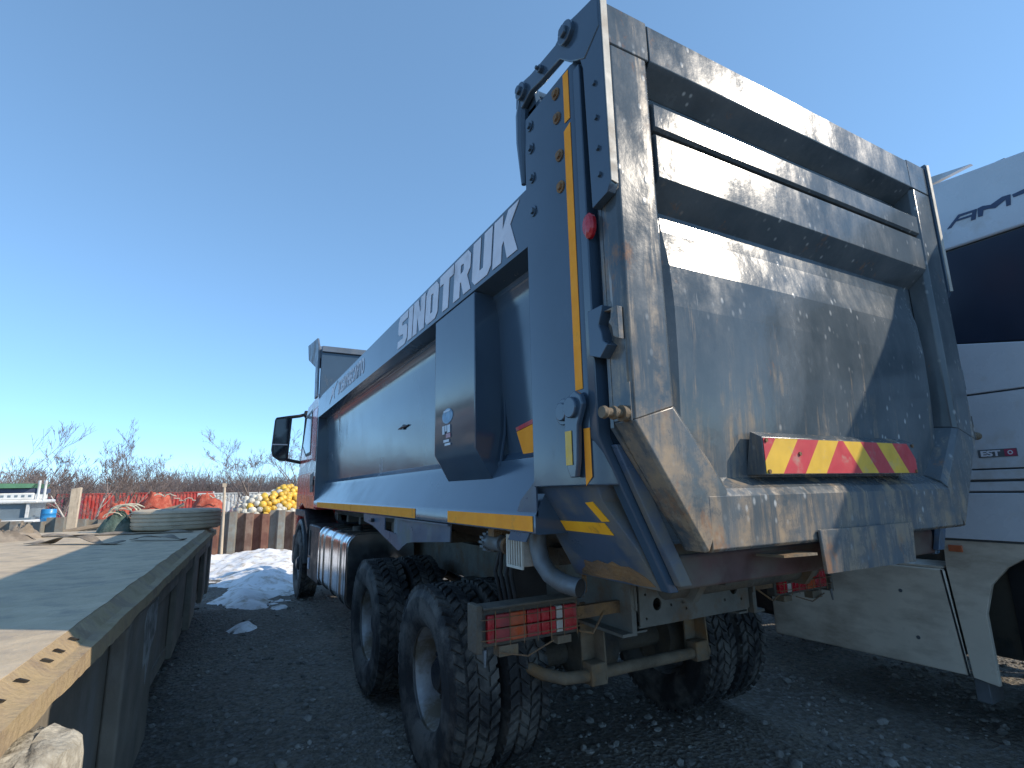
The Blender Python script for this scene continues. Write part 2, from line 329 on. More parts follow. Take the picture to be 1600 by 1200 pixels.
# --- body side walls (profile in x,z swept along y)
def side_profile(sg):
    pr = [(-1.25, 3.035), (-1.25, 2.745), (-1.195, 2.735), (-1.135, 2.725), (-1.135, 2.700), (-1.125, 2.690), (-1.102, 2.60), (-1.098, 2.45), (-1.087, 2.2), (-1.072, 1.95), (-1.068, 1.84), (-1.098, 1.805), (-1.12, 1.80), (-1.125, 1.765),
          (-1.24, 1.56), (-1.25, 1.545), (-1.25, 1.472), (-1.235, 1.466), (-1.0, 1.466), (-1.0, 3.02), (-1.03, 3.05), (-1.235, 3.05)]
    return [(sg * -x, z) if sg > 0 else (x, z) for x, z in pr]
for sg in (-1, 1):
    w = obj('side_wall', MB().prism(side_profile(sg), 'y', .60, 6.74), PAINT, TR, bevel=.006)
    s = sg
    # middle pillar: box with a slanted foot
    sec = [(-1.252, 2.74), (-1.252, 1.87), (-1.15, 1.70), (-1.05, 1.70), (-1.05, 2.74)]
    pm = MB().prism([(x * -s, z) for x, z in sec], 'y', 1.19, 1.81)
    pil = obj('side_pillar', pm, PAINT, TR, bevel=.012)
    obj('weld_seam', MB().tube([(-s * -1.075, 1.175, 2.6), (-s * -1.075, 1.17, 2.25), (-s * -1.085, 1.172, 1.95), (-s * -1.12, 1.165, 1.775)], .008, 6), PAINT, pil)
    # reflective tape along the lower edge
    for (a, b) in ((.62, 1.578), (2.172, 4.2), (4.215, 6.40)):
        t = MB().box(-1.2535, -1.2515, a, b, 1.478, 1.541)
        obj('reflective_tape', t if s < 0 else t.mirror_x(), TAPE, w)
    # rear post
    plan = [(-1.25, .605), (-1.25, .215), (-1.242, .185), (-1.22, .165), (-1.19, .158), (-1.04, .158), (-1.04, .605)]
    pm = MB().prism(plan, 'z', 1.66, 3.40)
    post = obj('rear_post', pm if s < 0 else pm.mirror_x(), PAINT, TR, bevel=.005)
    fold = MB().tube([(-1.232, .62, 3.56), (-1.24, .632, 3.45), (-1.243, .634, 3.3), (-1.243, .632, 3.08)], [.028, .034, .03, .012], 10)
    obj('gusset', fold if s < 0 else fold.mirror_x(), PAINT, post)
    for (a0, a1, z0, z1) in ((.226, .264, 3.155, 3.385), (.226, .272, 2.013, 3.135)):
        t = MB().prism([(a0, z0), (a1, z0), (a1, z1 - .015 if z1 < 3.3 else z1), (a0, z1)], 'x', -1.2535, -1.2515)
        obj('reflective_tape', t if s < 0 else t.mirror_x(), TAPE, post)
    for (y, z) in ((.547, 3.335), (.544, 3.215), (.540, 3.061), (.538, 2.892), (.322, 3.34), (.319, 3.218), (.312, 3.034), (.313, 2.888)):
        t = MB().hexbolt((-1.25, y, z), (-1, 0, 0), .017, .016); t.cyl((-1.25, y, z), (-1.256, y, z), .026, n=14)
        obj('bolt', t if s < 0 else t.mirror_x(), RUSTY if y < .4 else PAINT, post)
    ml = MB().lathe([(.052, 0), (.052, -.014), (.04, -.024), (.0, -.028)], (-1.235, .150, 2.632), 'x', 20); remap(ml, lambda x, y, z: (x + (y - .15) * -.9 * 0, .146 + (y - .15) * .62, z))
    obj('marker_lamp', ml if s < 0 else ml.mirror_x(), REDLENS, post)
    # upper hinge arm
    arm = MB().prism([(.66, 3.50), (.655, 3.57), (.60, 3.61), (.50, 3.585), (.30, 3.565), (.22, 3.60), (.13, 3.575), (.0, 3.545), (.0, 3.40), (.10, 3.33), (.20, 3.40), (.27, 3.47), (.44, 3.485), (.52, 3.50), (.60, 3.47)], 'x', -1.262, -1.232)
    a_ = obj('hinge_arm', arm if s < 0 else arm.mirror_x(), PAINT, TR, bevel=.006)
    for (y, z, r) in ((.585, 3.545, .042), (.20, 3.535, .05), (.41, 3.53, .018)):
        t = MB().cyl((-1.235, y, z), (-1.283, y, z), r, n=20); t.cyl((-1.28, y, z), (-1.298, y, z), r * .55, n=6)
        obj('pivot', t if s < 0 else t.mirror_x(), PAINT, a_, bevel=.004)
    hc = MB().box(-1.225, -1.10, .50, .66, 3.395, 3.46).cyl((-1.22, .585, 3.545), (-1.0, .585, 3.545), .03, n=14).prism([(.52, 3.40), (.65, 3.40), (.625, 3.57), (.55, 3.57)], 'x', -1.225, -1.195)
    obj('hinge_bracket', hc if s < 0 else hc.mirror_x(), PAINT, TR, bevel=.004)
    # lower rear corner, sloping in under the post
    def sl(z): return -1.245 + (1.70 - z) * .667
    lc = MB().loft([[(sl(1.70), .605, 1.70), (sl(1.70), .2, 1.70), (sl(1.70) + .12, .2, 1.70), (sl(1.70) + .12, .605, 1.70)],
                    [(sl(1.60), .70, 1.60), (sl(1.60), .24, 1.60), (sl(1.60) + .15, .24, 1.60), (sl(1.60) + .15, .70, 1.60)],
                    [(sl(1.43), .72, 1.43), (sl(1.43), .20, 1.43), (sl(1.43) + .2, .20, 1.43), (sl(1.43) + .2, .72, 1.43)],
                    [(sl(1.275), .74, 1.275), (sl(1.275), .20, 1.275), (sl(1.275) + .1, .20, 1.275), (sl(1.275) + .1, .74, 1.275)]])
    low = obj('rear_corner', lc if s < 0 else lc.mirror_x(), SKIRTP, TR, bevel=.004)
    gs = MB().prism([(.60, 1.69), (.735, 1.605), (.86, 1.43), (.70, 1.43), (.60, 1.54)], 'x', -1.243, -1.235)
    obj('corner_gusset', gs if s < 0 else gs.mirror_x(), SKIRTP, TR)
    def on(y, z, d=.0025): return (sl(z) - d * .83, y, z - d * .55)
    for q in ([(.69, 1.519), (.30, 1.522), (.285, 1.477), (.715, 1.480)], [(.345, 1.598), (.295, 1.602), (.262, 1.530), (.31, 1.528)]):
        t = MB(); a = [on(y, z, .003) for y, z in q]; b = [on(y, z, .0006) for y, z in q]; t.loft([b, a])
        obj('reflective_tape', t if s < 0 else t.mirror_x(), TAPEB, low)
    RP = [(.60, 1.352), (.55, 1.347), (.50, 1.361), (.44, 1.352), (.40, 1.366), (.36, 1.351), (.31, 1.355), (.27, 1.338), (.235, 1.318), (.215, 1.29), (.30, 1.283), (.42, 1.287), (.55, 1.281), (.68, 1.283), (.66, 1.305), (.62, 1.322)]
    rp = MB(); a = [on(y, z, .002) for y, z in RP]; rp.loft([[on(y, z, .0004) for y, z in RP], a])
    obj('rusty_patch', rp if s < 0 else rp.mirror_x(), RUSTY, low)
    # lower latch lever
    lv = MB().prism([(.19, 1.95), (.20, 1.985), (.235, 2.005), (.27, 1.995), (.30, 1.96), (.31, 1.90), (.305, 1.73), (.285, 1.69), (.25, 1.69), (.235, 1.75), (.225, 1.88)], 'x', -1.285, -1.262)
    l_ = obj('latch_lever', lv if s < 0 else lv.mirror_x(), PAINT, TR, bevel=.005)
    t = MB().cyl((-1.24, .335, 1.94), (-1.272, .335, 1.94), .052, n=22).cyl((-1.272, .335, 1.94), (-1.285, .335, 1.94), .036, n=22); t.cyl((-1.25, .255, 1.945), (-1.30, .255, 1.945), .04, n=18)
    obj('pivot', t if s < 0 else t.mirror_x(), PAINT, l_, bevel=.004)
    t = MB().box(-1.2885, -1.2865, .262, .302, 1.735, 1.86); obj('yellow_tag', t if s < 0 else t.mirror_x(), CHYEL, l_)
    t = MB().prism([(.195, 1.69), (.232, 1.66), (.232, 1.865), (.195, 1.865)], 'x', -1.2535, -1.2515); obj('reflective_tape', t if s < 0 else t.mirror_x(), TAPE, post)
    # body rear flange that follows the gate outline
    fl = MB().prism([(-1.25, 3.36), (-1.25, 1.83), (-.965, 1.275), (-.92, 1.275), (-1.19, 1.83), (-1.19, 3.36)], 'y', .153, .20)
    obj('rear_flange', fl if s < 0 else fl.mirror_x(), PAINT, TR, bevel=.005)
    fl = MB().prism([(-1.20, 1.80), (-.945, 1.30), (-.885, 1.30), (-1.14, 1.80)], 'y', .12, .15)
    obj('rear_lip', fl if s < 0 else fl.mirror_x(), SKIRTP, TR, bevel=.004)
# lettering on the near rail
LET = {'S': (.84, [(0, 0), (.66, 0), (.82, .14), (.82, .5), (.70, .62), (.34, .66), (.34, .77), (.82, .77), (.82, 1), (.14, 1), (0, .86), (0, .5), (.12, .40), (.48, .36), (.48, .23), (0, .23)], None),
 'I': (.36, [(0, 0), (.35, 0), (.35, 1), (0, 1)], None), 'N': (.88, [(0, 0), (.32, 0), (.32, .48), (.53, 0), (.86, 0), (.86, 1), (.54, 1), (.54, .52), (.33, 1), (0, 1)], None),
 'O': (.84, [(.14, 0), (.68, 0), (.82, .14), (.82, .86), (.68, 1), (.14, 1), (0, .86), (0, .14)], [(.34, .24), (.48, .24), (.48, .76), (.34, .76)]),
 'T': (.8, [(.23, 0), (.57, 0), (.57, .75), (.8, .75), (.8, 1), (0, 1), (0, .75), (.23, .75)], None),
 'R': (.88, [(0, 0), (.33, 0), (.33, .36), (.38, .36), (.53, 0), (.88, 0), (.68, .41), (.82, .54), (.82, .86), (.68, 1), (0, 1)], [(.33, .58), (.33, .78), (.46, .78), (.49, .74), (.49, .62), (.46, .58)]),
 'U': (.84, [(.14, 0), (.68, 0), (.82, .14), (.82, 1), (.49, 1), (.49, .24), (.33, .24), (.33, 1), (0, 1), (0, .14)], None),
 'K': (.92, [(0, 0), (.33, 0), (.33, .34), (.39, .44), (.55, 0), (.91, 0), (.61, .66), (.89, 1), (.52, 1), (.33, .68), (.33, 1), (0, 1)], None)}
near_wall = [o for o in TR.children if o.name.startswith('side_wall')][0]
near_pillar = [o for o in TR.children if o.name.startswith('side_pillar')][0]
lm = MB(); u = 0; H = .245; z0 = 2.772; slant = .12; gap = .055; tot = sum(LET[c][0] + gap for c in 'SINOTRUK') - gap; kx = (2.685 - .655) / (tot + slant)
for c in 'SINOTRUK':
    wd, out, hole = LET[c]
    f = lambda p: (2.685 - (u + p[0] + p[1] * slant) * kx, z0 + p[1] * H)
    lm.prism([f(p) for p in out], 'x', -1.2535, -1.2512, [[f(p) for p in hole]] if hole else [])
    u += wd + gap
obj('lettering', lm, WHITEL, near_wall, smooth=0)
tx = text_mb("УСБИЗНЕСАВТО", .2, .62, .006); xs = [p[0] for p in tx.v]; w_ = max(xs) - min(xs)
remap(tx, lambda x, y, z: (-1.2525 - z, 5.22 - (x - min(xs)) / w_ * 1.37, 2.835 + y * 1.0)); obj('lettering', tx, WHITEL, near_wall, smooth=0)
em = MB().prism([(5.80, 2.80), (5.60, 2.90), (5.45, 2.82), (5.50, 2.92), (5.27, 3.02), (5.52, 2.96), (5.62, 3.0), (5.66, 2.91)], 'x', -1.2535, -1.2512); obj('emblem', em, WHITEL, near_wall, smooth=0)
# stickers
t = MB().prism([(1.055, 1.945), (.99, 1.825), (.72, 1.835), (.72, 1.99)], 'x', -1.0785, -1.070); stk = obj('warning_sticker', t, TAPE, near_wall)
t = MB().prism([(1.065, 1.968), (1.056, 1.948), (.72, 1.993), (.72, 2.015)], 'x', -1.0785, -1.070); obj('sticker_header', t, CHRED, near_wall)
STKB = M('sticker_blue', (.10, .22, .36), .4, 0, .3, 20); STKW = M('sticker_white', (.5, .55, .62), .4, 0, .1, 20); STKR = M('sticker_pink', (.38, .16, .2), .4, 0, .1, 20)
for nm, yc, zc, ry, rz, mt, d in (('sticker_top', 1.585, 2.09, .085, .045, STKB, 0),):
    pts = [(yc + ry * math.cos(a) , zc + rz * math.sin(a)) for a in [i * math.pi / 10 for i in range(20)]]
    sb = obj('round_sticker', MB().prism(pts, 'x', -1.2550, -1.2525), mt, near_pillar)
for (a, b, c, d, mt) in ((1.645, 1.56, 2.025, 2.045, STKB), (1.66, 1.625, 1.985, 2.035, STKW), (1.615, 1.59, 2.0, 2.035, STKW), (1.58, 1.535, 1.99, 2.035, STKW), (1.60, 1.53, 1.96, 1.985, STKR), (1.64, 1.55, 1.935, 1.95, STKW), (1.62, 1.53, 1.915, 1.928, STKW), (1.64, 1.54, 2.115, 2.125, STKW)):
    if mt is STKB: continue
    obj('sticker_print', MB().box(-1.2575, -1.2555, b, a, c, d), mt, near_pillar)
t = MB().cyl((-1.07, 3.0, 2.19), (-1.10, 3.0, 2.19), .022, n=12).tube([(-1.094, 2.86, 2.192), (-1.098, 3.0, 2.19), (-1.094, 3.14, 2.188)], [.006, .012, .006], 8)
obj('tie_hook', t, DARKM, TR)
# floor, front wall, visor
fl = MB().prism([(-1.0, 1.62), (-1.0, 1.47), (-.90, 1.36), (.90, 1.36), (1.0, 1.47), (1.0, 1.62), (.92, 1.44), (-.92, 1.44)], 'y', .18, 6.74); obj('body_floor', fl, UNDER, TR)
bc = MB()
fw = MB().box(-1.245, 1.245, 6.74, 6.80, 1.47, 3.80); obj('front_wall', fw, PAINT, TR, bevel=.006)
GREYP = M('front_board_grey', (.12, .15, .19), .4, 0, .2, 4, dirt=(.2, .2, .2), damt=.4)
ft = MB().box(-1.245, 1.245, 6.70, 6.76, 3.74, 3.83); obj('front_wall_cap', ft, GREYP, TR, bevel=.008)
vz = MB().prism([(6.80, 3.66), (7.02, 3.55), (7.88, 3.86), (8.06, 4.15), (8.0, 4.17), (7.83, 3.92), (7.0, 3.62), (6.80, 3.80)], 'x', -1.28, 1.28)
vs_ = MB().prism([(6.76, 3.06), (6.98, 3.06), (7.04, 3.62), (7.90, 3.88), (8.06, 4.16), (7.0, 4.02), (6.82, 3.84)], 'x', -1.285, -1.255)
visor = obj('cab_guard', vz, GREYP, TR, bevel=.006); obj('guard_cheek', vs_, GREYP, visor, bevel=.005); obj('guard_cheek', vs_.mirror_x(), GREYP, visor, bevel=.005)
# --- tailgate
def gate():
    out = [(-1.22, 3.52), (-1.22, 1.855), (-.912, 1.424), (.912, 1.424), (1.22, 1.855), (1.22, 3.52)]
    inn = [(-1.015, 3.325), (-1.008, 1.925), (-.80, 1.63), (.80, 1.63), (1.008, 1.925), (1.015, 3.325)]
    tg = obj('tailgate', MB().prism(out, 'y', .10, .118), GATE, TR); 
    fr = MB()
    # folded frame: outer skin with chamfered inner edge
    prof = []
    def ring(y, o, i):  # offset helper: outer shrink o, inner shrink i
        pass
    B = .055
    out_l = [(-1.22, 1.855), (-.912, 1.424)]
    # left and right uprights
    up = MB().loft([[(-1.22, .10, z), (-1.22, .012, z), (-1.208, 0, z), (-1.035, 0, z), (-1.012, .02, z), (-1.0, .099, z)] for z in (3.335,)] + [[(-1.22, .10, 1.8725), (-1.22, .012, 1.8725), (-1.208, 0, 1.8725), (-1.035, 0, 1.9255), (-1.012, .02, 1.9325), (-1.0, .099, 1.9405)]])
    dg = MB().loft([[(-1.22, .10, 1.872), (-1.22, .012, 1.872), (-1.208, 0, 1.872), (-1.035, 0, 1.925), (-1.012, .02, 1.932), (-1.0, .099, 1.94)],
                    [(-.925, .10, 1.424), (-.925, .012, 1.424), (-.918, 0, 1.428), (-.80, -.001, 1.625), (-.79, .02, 1.655), (-.775, .099, 1.69)]])
    for k in (up, dg):
        nm = 'gate_upright' if k is up else 'gate_corner'
        obj(nm, k, GATE, tg, smooth=20, bevel=.004); obj(nm, k.mirror_x(), GATE, tg, smooth=20, bevel=.004)
    bb = MB().loft([[(x, .10, 1.424), (x, .012, 1.424), (x, 0, 1.434), (x, -.002, 1.612), (x, .018, 1.64), (x, .099, 1.69)] for x in (-.90, -.45, 0, .45, .90)])
    obj('gate_bottom_beam', bb, GATE, tg, smooth=20, bevel=.003)
    tb = MB().loft([[(x, .10, 3.52), (x, 0.01, 3.522), (x, 0, 3.51), (x, -.002, 3.342), (x, .012, 3.325), (x, .10, 3.27)] for x in (-1.008, -.5, 0, .5, 1.008)])
    obj('gate_top_beam', tb, GATE, tg, smooth=20, bevel=.003)
    ct = MB().box(-1.22, -1.012, 0.0, .10, 3.34, 3.524); obj('gate_cap', ct, GATE, tg, bevel=.006); obj('gate_cap', ct.mirror_x(), GATE, tg, bevel=.006)
    # two stacked ribs with an open joint between them
    r1 = MB().loft([[(x, .10, 3.20), (x, .012, 3.155), (x, 0, 3.145), (x, 0, 3.045), (x, .012, 3.036), (x, .10, 3.036)] for x in (-1.008, -.5, 0, .5, 1.008)])
    r2 = MB().loft([[(x, .10, 3.018), (x, .012, 3.018), (x, 0, 3.008), (x, 0, 2.825), (x, .012, 2.812), (x, .10, 2.735)] for x in (-1.008, -.5, 0, .5, 1.008)])
    obj('gate_rib', r1, GATE, tg, smooth=20, bevel=.002); obj('gate_rib', r2, GATE, tg, smooth=20, bevel=.002)
    # bowed panel with creases
    pf = [(2.74, .097), (2.655, .088), (2.645, .086), (2.50, .060), (2.33, .052), (2.12, .056), (1.90, .068), (1.62, .088)]
    secs = []
    for x in (-1.0, -.93, 0, .93, 1.0):
        e = .04 if abs(x) > .95 else 0
        secs.append([(x, y + e * (0 if y > .09 else 1), z) for z, y in pf] + [(x, .099, 1.62), (x, .0995, 2.74)])
    obj('gate_panel', MB().loft(secs), GATE, tg, smooth=3)
    # right hand fold line of the panel
    # ears
    for s in (-1, 1):
        e = MB().prism([(-.008, 2.735), (.012, 2.70), (.105, 2.68), (.118, 3.30), (.135, 3.36), (.13, 3.53), (-.006, 3.55)], 'x', -1.258, -1.222)
        o = obj('hinge_ear', e if s < 0 else e.mirror_x(), PAINT, tg, bevel=.003)
        t = MB().prism([(-1.2565, 2.735), (-1.2265, 2.728), (-1.2265, 3.54), (-1.2565, 3.55)], 'y', -.0125, -.0085); obj('pale_edge', t if s < 0 else t.mirror_x(), CREAM, o)  # thin cream strip along the rear edge of the ear
        for z in (3.18, 3.03, 2.90, 2.79):
            t = MB().hexbolt((-1.258, .05, z), (-1, 0, 0), .012, .01); obj('bolt', t if s < 0 else t.mirror_x(), PAINT, o)
        # latch tooth and jaw
        t = MB().prism([(.10, 2.27), (.045, 2.262), (.05, 2.235), (.062, 2.22), (.045, 2.20), (.04, 2.165), (.012, 2.15), (.012, 2.27)], 'x', -1.250, -1.225); obj('latch_tooth', t if s < 0 else t.mirror_x(), RUSTY if False else GATE, tg, bevel=.003)
        t = MB().prism([(.16, 2.29), (.075, 2.29), (.085, 2.25), (.10, 2.222), (.085, 2.19), (.08, 2.16), (.055, 2.14), (.10, 2.10), (.16, 2.12)], 'x', -1.264, -1.215); obj('latch_jaw', t if s < 0 else t.mirror_x(), PAINT, tg, bevel=.003)
        # lower pin
        t = MB().cyl((-1.22, .03, 1.895), (-1.245, .03, 1.895), .028, n=16).cyl((-1.245, .03, 1.895), (-1.31, .03, 1.895), .016, n=14); t.lathe([(.016, 0), (.023, .004), (.023, .014), (.016, .018)], (-1.285, .03, 1.895), 'x', 14); t.lathe([(.0, -.0), (.02, 0), (.022, .012), (.017, .02)], (-1.325, .03, 1.895), 'x', 14)
        obj('gate_pin', t if s < 0 else t.mirror_x(), BAR, tg)
        t = MB().box(-1.2235, -1.2205, .002, .05, 1.87, 2.0); obj('pin_plate', t if s < 0 else t.mirror_x(), GATE, tg)
    # warning board
    bd = MB().prism([(.0, 1.688), (.0, 1.833), (.05, 1.858), (.085, 1.688)], 'x', -.58, .54); brd = obj('warning_board', bd, GATE, tg, bevel=.002)
    zt, zb, yf = 1.829, 1.692, -.0025
    def stripe(pl, mt):  # pl in x,z
        obj('stripe', MB().prism(pl, 'y', yf, yf + .002), mt, brd, smooth=0)
    def band(xs_, lean, x0, x1, cols):
        for i in range(len(xs_) - 1):
            q = [(xs_[i], zb), (xs_[i + 1], zb), (xs_[i + 1] + lean, zt), (xs_[i] + lean, zt)]
            # clip to x0..x1
            def clip(poly, xc, keep):
                r = []
                for k in range(len(poly)):
                    a, b = poly[k], poly[(k + 1) % len(poly)]; ia = keep(a[0], xc); ib = keep(b[0], xc)
                    if ia: r.append(a)
                    if ia != ib: t = (xc - a[0]) / (b[0] - a[0]); r.append((xc, a[1] + t * (b[1] - a[1])))
                return r
            q = clip(q, x0, lambda v, c: v >= c - 1e-9); 
            if len(q) > 2: q = clip(q, x1, lambda v, c: v <= c + 1e-9)
            if len(q) > 2: stripe(q, cols[i % 2])
    xm = -.055
    band([xm - .0 - .14 * k - .0 for k in range(5, -2, -1)], .115, -.575, xm, (CHRED, CHYEL) if True else 0)
    band([xm - .135 + .13 * k for k in range(0, 7)], -.115, xm, .535, (CHYEL, CHRED))
    for (x, z) in ((-.56, 1.82), (-.56, 1.70), (.52, 1.82), (.52, 1.70), (-.36, 1.77)):
        obj('screw', MB().cyl((x, -.002, z), (x, -.008, z), .008, n=10), RUSTY, brd)
    # bottom plate, and a strip standing in for the sunlit sill sliver
    pl = MB().prism([(-.305, 1.305), (-.315, 1.47), (.385, 1.47), (.36, 1.30)], 'y', -.018, -.005); obj('bottom_plate', pl, GATE, tg, bevel=.003)
    sp = MB().prism([(-.50, .02), (-.33, -.004), (-.33, .12), (-.53, .12)], 'z', 1.376, 1.386); obj('lit_sill_sliver', sp, BAR, tg)
    return tg
TG = gate()

# --- wheels (axis x, outer side towards -x)
def tyre_mb(R=.54, W=.29, blocks=46, worn=1.0):
    t = MB(); h = W / 2
    t.lathe([(.285, -h * .72), (.30, -h * .80), (.335, -h * .95), (.40, -h), (.455, -h * .985), (.462, -h * 1.0), (.472, -h * .985), (R - .05, -h * .93), (R - .022, -h * .84), (R - .017, 0), (R - .022, h * .84), (R - .05, h * .93), (.40, h), (.335, h * .95), (.285, h * .72)], (0, 0, 0), 'x', 72)
    for row, hc, wd, ph, sk in ((0, -.70, .36, 0, .25), (1, -.22, .36, .5, -.3), (2, .22, .36, 0, .3), (3, .70, .36, .5, -.25)):
        for k in range(blocks):
            a = 2 * math.pi * (k + ph) / blocks; da = 2 * math.pi / blocks * .36
            def pt(hh, aa, r): return (hh, r * math.cos(aa), r * math.sin(aa))
            h0, h1 = (hc - wd * .5) * h, (hc + wd * .5) * h; s = sk * 2 * math.pi / blocks
            ro = R * (1 if abs(hc) < .5 else .995) ; ri = R - .03
            lo = [pt(h0, a - da - s, ri), pt(h1, a - da + s, ri), pt(h1, a + da + s, ri), pt(h0, a + da - s, ri)]
            hi = [pt(h0, a - da * .9 - s, ro), pt(h1, a - da * .9 + s, ro), pt(h1, a + da * .9 + s, ro), pt(h0, a + da * .9 - s, ro)]
            t.add(lo + hi, [(4, 5, 6, 7), (0, 1, 5, 4), (1, 2, 6, 5), (2, 3, 7, 6), (3, 0, 4, 7)])
    return t
def rim_mb(dish=1):
    r = MB()
    if dish: pr = [(.262, -.02), (.285, -.100), (.302, -.108), (.306, -.098), (.302, -.09), (.285, -.085), (.272, -.06), (.262, -.01), (.258, .05), (.24, .062), (.20, .050), (.12, .040), (.105, .035)]; pr = pr[1:]
    else: pr = [(.285, -.085), (.302, -.108), (.306, -.098), (.285, -.09), (.27, -.05), (.25, -.06), (.20, -.085), (.15, -.09), (.12, -.09)]
    r.lathe(pr, (0, 0, 0), 'x', 48); return r
tyre_me = mesh_of('tyre', tyre_mb(), RUBBER, 30)
rim_d = mesh_of('wheel', rim_mb(1), RIM, 30); rim_f = mesh_of('wheel', rim_mb(0), RIM, 30)
hb = MB().lathe([(.11, .05), (.108, -.02), (.10, -.03), (.085, -.03), (.08, -.05), (.0, -.052)], (0, 0, 0), 'x', 24)
for k in range(10):
    a = k * math.pi / 5; hb.cyl((.045, .15 * math.cos(a), .15 * math.sin(a)), (.0, .15 * math.cos(a), .15 * math.sin(a)), .014, n=6)
hub_me = mesh_of('hub', hb, DARKM, 30)
hh = MB()
for k in range(8):
    a = (k + .5) * math.pi / 4; c = Vector((.046, .205 * math.cos(a), .205 * math.sin(a))); hh.cyl(c, c + Vector((.008, 0, 0)), .026, n=12)
hole_me = mesh_of('hand_hole', hh, DARK, 30)
def wheel(parent, x, y, z, flip=0, dish=1, spin=0):
    w = bpy.data.objects.new('wheel', rim_d if dish else rim_f); COL.objects.link(w); w.parent = parent; w.location = (x, y, z)
    w.rotation_euler = (spin, 0, math.pi if flip else 0)
    for nm, me in (('tyre', tyre_me), ('hub', hub_me)) + ((('hand_hole', hole_me),) if dish else ()):
        c = bpy.data.objects.new(nm, me); COL.objects.link(c); c.parent = w
        if nm == 'hub' and not dish: c.location = (-.10, 0, 0)
        if nm == 'hand_hole': c.location = (-.006, 0, 0)
    return w
AX = (2.02, 3.57); 
for i, y in enumerate(AX):
    for s in (-1, 1):
        wheel(TR, s * 1.105, y, .545 - .01, flip=s > 0, spin=.3 * i); wheel(TR, s * .785, y, .535, flip=s < 0, spin=.7 + i)
for s in (-1, 1): wheel(TR, s * 1.09, 8.38, .535, flip=s > 0, dish=0)
# --- chassis
for s in (-1, 1):
    rl = MB().prism([(s * .44, .90), (s * .44, 1.19), (s * .36, 1.19), (s * .36, 1.18), (s * .43, 1.18), (s * .43, .91), (s * .36, .91), (s * .36, .90)], 'y', .97, 9.2)
    obj('frame_rail', rl, FRAME, TR)
    br = MB().prism([(.93, 1.26), (.93, 1.02), (1.05, 1.0), (1.5, 1.2), (1.5, 1.26)], 'x', s * .452, s * .462); obj('rear_bracket', br, FRAME, TR)
    # leaf spring pack and axle seat
    for k in range(6):
        L_ = .72 - k * .09; pts = [(s * .52, 2.8 + L_ * t, .66 + .03 * k * -1 + .16 * t * t + .0) for t in (-1, -.6, -.2, .2, .6, 1)]
        sp = MB().loft([[(p[0] - .045, p[1], p[2]), (p[0] + .045, p[1], p[2]), (p[0] + .045, p[1], p[2] + .022), (p[0] - .045, p[1], p[2] + .022)] for p in pts]); obj('spring_leaf', sp, UNDER, TR)
    obj('spring_hanger', MB().box(s * .46, s * .60, 2.65, 2.95, .6, .95), UNDER, TR, bevel=.02)
for y in AX:
    ax = MB().cyl((-.64, y, .535), (.64, y, .535), .075, n=18).lathe([(.08, -.22), (.16, -.16), (.19, 0), (.16, .16), (.08, .22)], (0, y, .54), 'x', 24); ax.lathe([(.19, -.06), (.2, -.0), (.14, .16), (.08, .24)], (0.05, y, .54), 'y', 20)
    for s in (-1, 1): ax.cyl((s * .62, y, .535), (s * .95, y, .535), .19, n=24)
    obj('axle', ax, UNDER, TR)
obj('drive_shaft', MB().cyl((.03, 3.6, .62), (.03, 7.2, .8), .05, n=12), UNDER, TR); obj('front_axle', MB().box(-.95, .95, 8.32, 8.44, .45, .56), UNDER, TR)
# rear crossmember plate with holes
def circ(cx, cz, r, n=16, k=1.): return [(cx + r * math.cos(2 * math.pi * i / n), cz + r * k * math.sin(2 * math.pi * i / n)) for i in range(n)]
holes = [circ(-.30, 1.035, .030, k=1.1), circ(.30, 1.055, .030, k=1.1), [(-.05, 1.105), (.03, 1.105), (.03, 1.155), (-.05, 1.155)]] + [circ(x, z, .008, 8) for x, z in ((-.38, 1.09), (-.38, .97), (-.2, 1.02), (-.09, .99), (.08, 1.06), (.17, 1.12), (.36, 1.12), (.36, .99), (-.05, 1.03), (.22, 1.0), (-.22, 1.14))]
obj('crossmember', MB().prism([(-.425, .935), (.425, .935), (.425, 1.215), (-.425, 1.215)], 'y', .945, .957, holes), FRAME, TR)
obj('crossmember_flange', MB().box(-.425, .425, .957, 1.03, .925, .935).box(-.425, .425, .957, 1.03, 1.215, 1.225), FRAME, TR)
for s in (-1, 1): obj('frame_end', MB().prism([(s * .455, .90), (s * .455, 1.25), (s * .485, 1.25), (s * .485, .915), (s * .55, .915), (s * .55, .90)], 'y', .94, 1.5), FRAME, TR)
obj('tow_bracket', MB().box(-.12, -.06, .925, .944, 1.02, 1.19).box(.04, .10, .925, .944, 1.06, 1.19).box(-.06, .04, .93, .944, 1.165, 1.19), FRAME, TR)
# subframe and underside of the body
for s in (-1, 1): obj('subframe_beam', MB().box(s * .33, s * .45, .35, 6.7, 1.225, 1.36), UNDER, TR)
for k in range(9): obj('floor_rib', MB().box(-.95, .95, .9 + k * .7, 1.0 + k * .7, 1.29, 1.37), UNDER, TR)
RED_SILL = M('sill_primer', (.10, .055, .05), .8, 0, .35, 5, dirt=(.12, .1, .08), damt=.5)
obj('rear_sill', MB().box(-.93, .93, .155, .33, 1.28, 1.40), RED_SILL, TR, bevel=.01)
obj('hinge_tube', MB().cyl((-.55, .62, 1.19), (.55, .62, 1.19), .055, n=16), UNDER, TR)
for s in (-1, 1): obj('hinge_lug', MB().prism([(.50, 1.36), (.50, 1.2), (.56, 1.12), (.68, 1.12), (.9, 1.22), (1.0, 1.36)], 'x', s * .40, s * .44), FRAME, TR)
